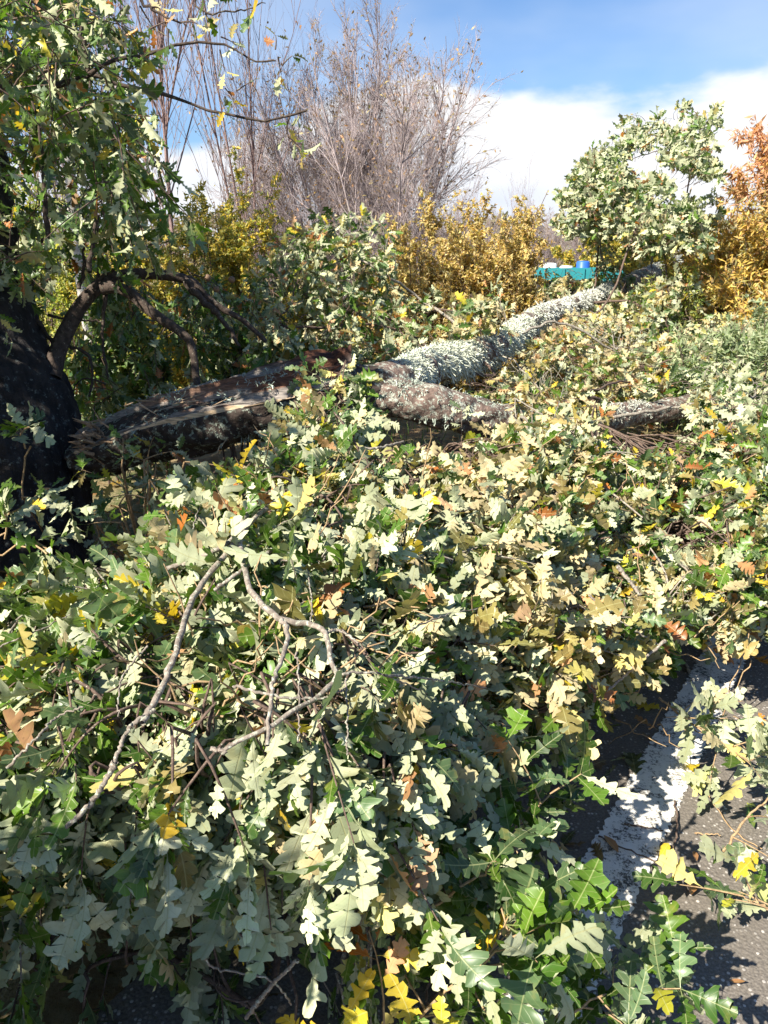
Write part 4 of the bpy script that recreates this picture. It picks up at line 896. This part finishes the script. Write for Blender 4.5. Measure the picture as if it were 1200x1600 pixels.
def shrub(name, px, d, H, width, stems, counts, cols, size, nleaf, label, cat='shrub', group=None, up=.30, ang=36, lod=5, wood=M_DTWIG, gradient=None, droop=.2, ll=(.30, .42, .45)):
    e = empty(name, (0, 0, 0), label, cat, group)
    P0 = []; R0 = []
    for _ in range(stems):
        o = np.array([rng.normal(0, width * .45), rng.normal(0, width * .3), 0]); h = H * rng.uniform(.6, 1.05) * math.exp(-(o[0] / (width * 1.1)) ** 2)
        tt = np.linspace(0, 1, 7)[:, None]; dirn = np.array([o[0] * .28 + rng.normal(0, .1), rng.normal(0, .1), 1.0])
        q = o * .6 + dirn * h * tt; q[1:] += rng.normal(0, .03, (6, 3)); q[0, 2] = -.05; P0.append(q); R0.append(np.linspace(.010, .003, 7))
    P0 = np.array(P0); R0 = np.array(R0)
    P1, R1 = grow(P0, R0, counts[0], .08, .98, ll[0], ang, up, .0032, 5)
    P2, R2 = grow(P1, R1, counts[1], .1, 1, ll[1], ang + 8, up * .6, .0016, 4)
    V, Q = join(tubes(P0, R0, 5), tubes(P1, R1, 4), tubes(P2, R2, 3)); link('stems', mesh('stems', V, None, Q), wood, e)
    a = Leaves(); small_leaves(P2, nleaf, size, cols, acc=a, lod=lod, droop=droop); small_leaves(P1, nleaf, size, cols, acc=a, lod=lod, droop=droop)
    small_leaves(P0, nleaf * 4, size, cols, acc=a, lod=lod, droop=droop, t0=.15)
    if gradient is not None:
        for f_, p_ in zip(a.f, a.p):
            k = np.clip((p_[:, 2] / H - .68 + rng.normal(0, .06, len(p_))) / .14, 0, 1)[:, None]; f_[:] = f_ * (1 - k) + np.array(gradient) * k * rng.uniform(.7, 1.3, (len(p_), 1))
        a.b = [f_ * .85 + .04 for f_ in a.f]
    link('foliage', a.mesh('foliage', lod), M_SMALL, e)
    return place(e, px, d, label, group, 1, 0, True)
OCH = [(.58, .43, .16), (.50, .38, .15), (.40, .34, .15), (.62, .49, .21), (.40, .33, .11), (.52, .32, .09), (.32, .21, .09)]
OLV = [(.44, .37, .08), (.46, .36, .06), (.26, .28, .06), (.58, .41, .07), (.19, .23, .05)]
YLG = [(.34, .34, .06), (.26, .32, .06), (.42, .38, .08), (.20, .28, .06)]
GGR = [(.22, .28, .15), (.28, .33, .19), (.17, .23, .11), (.33, .36, .22)]
ORL = [(.60, .41, .10), (.54, .37, .09), (.64, .47, .13), (.32, .29, .09), (.42, .25, .10), (.24, .22, .08)]
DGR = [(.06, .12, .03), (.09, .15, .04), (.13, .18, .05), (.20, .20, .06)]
rng = np.random.default_rng(8)
GS = 'autumn shrubs behind the fallen limb'
shrub('shrub', 345, 8.2, 2.2, .8, 24, (14, 7), OLV, .046, 18, 'olive-yellow small-leaved shrub with a pointed top behind the arched branch', group=GS)
shrub('shrub', 645, 8.6, 1.9, .95, 30, (14, 7), OCH, .042, 15, 'ochre small-leaved shrub with short spires before the dense grey tree', group=GS)
shrub('shrub', 765, 8.8, 2.15, .7, 24, (14, 7), OCH, .042, 15, 'tallest ochre shrub, spiky shoots reaching up beside the cloud', group=GS)
shrub('shrub', 805, 9.4, 1.65, .5, 17, (13, 7), OCH, .042, 15, 'rusty ochre shrub just left of the teal container', group=GS)
shrub('shrub', 500, 9.4, 1.5, .8, 18, (13, 7), OLV, .046, 18, 'low olive-yellow shrub between the two taller groups', group=GS)
shrub('shrub', 215, 9.5, 1.8, .8, 16, (13, 7), OLV, .046, 18, 'olive shrub seen behind the birch trunk and arched branch', group=GS)
shrub('shrub', 90, 10, 2.6, .9, 16, (13, 7), YLG, .050, 8, 'yellow-green shrub half hidden behind the standing trunk', group=GS)
shrub('willow_shrub', 1165, 5.6, 1.35, .6, 16, (14, 7), GGR, .055, 9, 'grey-green fine-leaved shrub at the right edge under the orange tree', up=.5, lod=6)
shrub('yellow_bush', 1050, 7.6, 1.42, .55, 14, (13, 7), YLG, .050, 8, 'low yellow-green bush below the lichen covered stem', up=.5, lod=6)
shrub('orange_tree', 1185, 7.4, 2.85, .95, 26, (20, 9), ORL, .075, 11, 'orange and yellow narrow-leaved tree with reddish top at the right edge', 'tree', up=.3, lod=6, gradient=(.50, .26, .15), droop=.6)
shrub('orange_tree', 1290, 8.4, 3.3, .7, 18, (18, 9), ORL, .075, 9, 'orange narrow-leaved tree standing farther right, mostly out of view', 'tree', up=.3, lod=6, gradient=(.50, .26, .15), droop=.6)
shrub('shrub', 600, 9.6, 1.55, .8, 20, (14, 7), OCH, .042, 13, 'low ochre shrub between the pale leaves and the grey leafless tree', group=GS)
shrub('shrub', 715, 9.8, 1.75, .7, 20, (14, 7), OCH, .042, 13, 'ochre shrub filling the gap between the two spired ones', group=GS)
shrub('shrub', 960, 31, 3.6, 2.4, 26, (14, 7), OLV, .12, 18, 'faded olive shrub behind the teal cart and raised pale leaves', group=GS)
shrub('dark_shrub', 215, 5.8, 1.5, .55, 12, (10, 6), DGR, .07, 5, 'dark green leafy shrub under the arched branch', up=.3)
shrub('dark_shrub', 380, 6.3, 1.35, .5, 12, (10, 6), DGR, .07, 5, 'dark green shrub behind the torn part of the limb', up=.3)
# pale slim trunk behind the arch
e = empty('birch_tree', (0, 0, 0), 'slim pale trunked tree seen through the arched branch', 'tree')
q = np.array([(0, 0, -.1), (.01, 0, .8), (-.02, .01, 1.8), (.03, 0, 3.0), (.0, 0, 5.0)]); Pq, rq = resample(q, [.062, .055, .05, .04, .015], 30)
link('trunk', mesh('trunk', *(lambda v: (v[0], None, v[1]))(tubes(Pq[None], rq[None], 12))), M_BIRCH, e)
P1, R1 = grow(Pq[None], None, 26, .4, 1, .28, 40, .3, .012, 5); P2, R2 = grow(P1, R1, 8, .2, 1, .5, 30, .2, .004, 4)
V, Q = join(tubes(P1, R1, 5), tubes(P2, R2, 3)); cr = link('crown', mesh('crown', V, None, Q), M_BARE, e); a = Leaves(); small_leaves(P2, 3, .05, OLV, acc=a); link('foliage', a.mesh('foliage', 3), M_SMALL, cr)
place(e, 156, 7.4, e['label'], None, 1, 0, True)

# far wood line on the horizon
a = Leaves(); n = 42000
xx = rng.uniform(-42, 52, n); yy = 52 + rng.uniform(0, 8, n); top_ = 2.4 + 1.6 * vnoise(np.stack([xx * .25, 0 * xx, 0 * xx], -1), 1.0, 2) + .9 * vnoise(np.stack([xx * .9, 0 * xx, 0 * xx], -1), 1.0, 6); zz = rng.random(n) ** .8 * top_
cs = np.array([(.22, .17, .12), (.16, .16, .08), (.28, .22, .12), (.12, .14, .07), (.30, .22, .16)]); hue = (vnoise(np.stack([xx * .2, 0 * xx, 0 * xx + 4], -1), 1.0, 2) * 4.9).astype(int)
c = cs[np.clip(hue + rng.integers(-1, 2, n), 0, 4)] * rng.uniform(.6, 1.3, (n, 1))
a.add(np.stack([xx, yy, zz], 1), rng.normal(0, 1, (n, 3)) + np.array([0, 0, .6]), rng.normal(0, 1, (n, 3)) + np.array([-.4, -.5, .5]), rng.uniform(.25, .5, n), c, c)
tag(link('distant_woodland', a.mesh('distant_woodland', 3), M_SMALL), 'far line of brown and olive woodland on the horizon', 'woodland', kind='stuff')

# teal container with bags
M_TEAL = simple('teal_paint', (.03, .23, .26), .6, .35, 3, .15); M_WHITE = simple('white_plastic', (.72, .74, .76), .5, .1); M_BLUE = simple('blue_plastic', (.03, .12, .50), .45, .15); M_DARK = simple('dark_rubber', (.03, .03, .035), .8)
import bmesh
def boxes(name, L, mat, parent, bev=.01):
    bm = bmesh.new()
    for (cx, cy, cz), (sx, sy, sz) in L:
        r_ = bmesh.ops.create_cube(bm, size=1.0)
        for v in r_['verts']: v.co = Vector((v.co.x * sx + cx, v.co.y * sy + cy, v.co.z * sz + cz))
    bmesh.ops.bevel(bm, geom=bm.edges[:], offset=bev, segments=2, affect='EDGES', clamp_overlap=True)
    me = bpy.data.meshes.new(name); bm.to_mesh(me); bm.free(); return link(name, me, mat, parent)
cx_, cy_ = W(905, 420, 24)[0], W(905, 420, 24)[1]
e = empty('cart', (cx_, cy_, 0), 'teal sided open cart seen between the ochre shrub and the lichened stem', 'cart')
def off(L): return [((a[0] + cx_, a[1] + cy_, a[2]), b) for a, b in L]
boxes('side_panel', off([((0, -.6, 1.08), (2.5, .05, .36)), ((0, .6, 1.08), (2.5, .05, .36)), ((-1.25, 0, 1.08), (.05, 1.14, .36)), ((1.25, 0, 1.08), (.05, 1.14, .36)), ((0, 0, .88), (2.4, 1.1, .05))] + [((x, -.645, 1.06), (.06, .04, .38)) for x in (-1.2, -.6, 0, .6, 1.2)]), M_TEAL, e)
boxes('chassis', off([((0, -.35, .74), (2.4, .08, .22)), ((0, .35, .74), (2.4, .08, .22)), ((0, 0, .60), (.08, 1.3, .08)), ((-1.6, 0, .6), (.9, .08, .08))]), M_DARK, e)
for s_ in (-1, 1):
    th = np.linspace(0, 2 * np.pi, 25)[:-1]; bmv = []
    P_ = np.array([[(cx_ + math.cos(a) * .3 + .2, cy_ + s_ * .62, .42 + math.sin(a) * .3) for a in np.append(th, th[0])]]); V, Q = tubes(P_, np.full((1, 25), .09), 8)
    V2, Q2 = tubes(np.array([[(cx_ + .2, cy_ + s_ * .58, .42), (cx_ + .2, cy_ + s_ * .6, .42), (cx_ + .2, cy_ + s_ * .66, .42), (cx_ + .2, cy_ + s_ * .67, .42)]]), np.array([[.01, .24, .24, .01]]), 20)
    wh = link('wheel', mesh('wheel', V2, None, Q2), M_WHITE, e); link('tyre', mesh('tyre', V, None, Q), M_DARK, wh)
def drum(name, x, mat, h, r_, label):
    c = np.array([cx_ + x, cy_ - .2, .905]); zs = np.array([0, .01, .1, .3, .32, .34, .6, .62, .64, .9, .98, 1.0]) * h; rs = np.array([.01, 1, 1, 1, 1.05, 1, 1, 1.05, 1, 1, .85, .01]) * r_
    V, Q = tubes((c + np.array([[0, 0, z] for z in zs]))[None], rs[None], 24); o_ = link(name, mesh(name, V, None, Q), mat); tag(o_, label, 'drum')
drum('drum', -.95, M_WHITE, .50, .2, 'white plastic drum standing in the teal cart'); drum('drum', .06, M_BLUE, .56, .2, 'blue plastic drum standing in the teal cart')
drum('drum', -.45, M_WHITE, .42, .2, 'shorter white drum beside the blue one in the teal cart')

# grass and leaf litter on the verge
n = 26000
xx = rng.uniform(-8, 12, n); yy = rng.uniform(4.2, 22, n); o = (xx - LA[0]) * ln_[0] + (yy - LA[1]) * ln_[1]; k = (o < -.9) & (vnoise(np.stack([xx, yy, 0 * xx], -1), .5, 17) > .35); xx, yy = xx[k], yy[k]; n = len(xx)
zz = terr(xx, yy); h = rng.uniform(.06, .2, n); a = rng.uniform(0, 6.28, n); wv = np.stack([np.cos(a), np.sin(a), 0 * a], 1) * .006; tipv = np.stack([rng.normal(0, .05, n), rng.normal(0, .05, n), h], 1); b = np.stack([xx, yy, zz - .01], 1)
V = np.stack([b - wv, b + wv, b + tipv * .6 + wv * .7, b + tipv * .6 - wv * .7, b + tipv + tipv * np.array([.8, .8, 0])], 1).reshape(-1, 3); i = np.arange(n)[:, None] * 5
cc = np.array([(.12, .2, .04), (.2, .24, .07), (.3, .26, .12)])[rng.integers(0, 3, n)]; cc = np.concatenate([np.repeat(cc, 5, 0), np.ones((n * 5, 1))], 1)
tag(link('grass', mesh('grass', V, i + np.array([[3, 2, 4]]), i + np.array([[0, 1, 2, 3]]), {'col': cc}, False), M_GRASS), 'short green and straw grass on the verge', 'grass', kind='stuff')
def litter(n, x0, x1, y0, y1, om, size, label, cf, name='leaf_litter'):
    xx = rng.uniform(x0, x1, n); yy = rng.uniform(y0, y1, n); o = (xx - LA[0]) * ln_[0] + (yy - LA[1]) * ln_[1]; k = (o > om[0]) & (o < om[1]); xx, yy = xx[k], yy[k]; n = len(xx)
    zz = np.maximum(terr(xx, yy), 0 if om[1] > 0 else -1) + .012; a = rng.uniform(0, 6.28, n); L_ = Leaves(); c = np.array(cf)[rng.integers(0, len(cf), n)] * rng.uniform(.6, 1.3, (n, 1))
    L_.add(np.stack([xx, yy, zz], 1), np.stack([np.cos(a), np.sin(a), rng.uniform(0, .4, n)], 1), np.stack([rng.normal(0, .3, n), rng.normal(0, .3, n), np.ones(n)], 1), rng.uniform(*size, n), c, c * 1.1)
    tag(link(name, L_.mesh(name), M_LEAF), label, 'leaf litter', kind='stuff')
litter(5000, -7, 8, 3.5, 17, (-12, -.8), (.08, .14), 'brown and tan fallen leaves covering the verge', [(.26, .12, .06), (.34, .19, .09), (.2, .11, .06), (.4, .26, .13)])
litter(1100, -2, 3, .7, 4.5, (-2.6, -.12), (.05, .11), 'dark leaf crumbs under the heap at the road edge', [(.14, .09, .05), (.2, .13, .07), (.1, .12, .05)], 'leaf_debris')
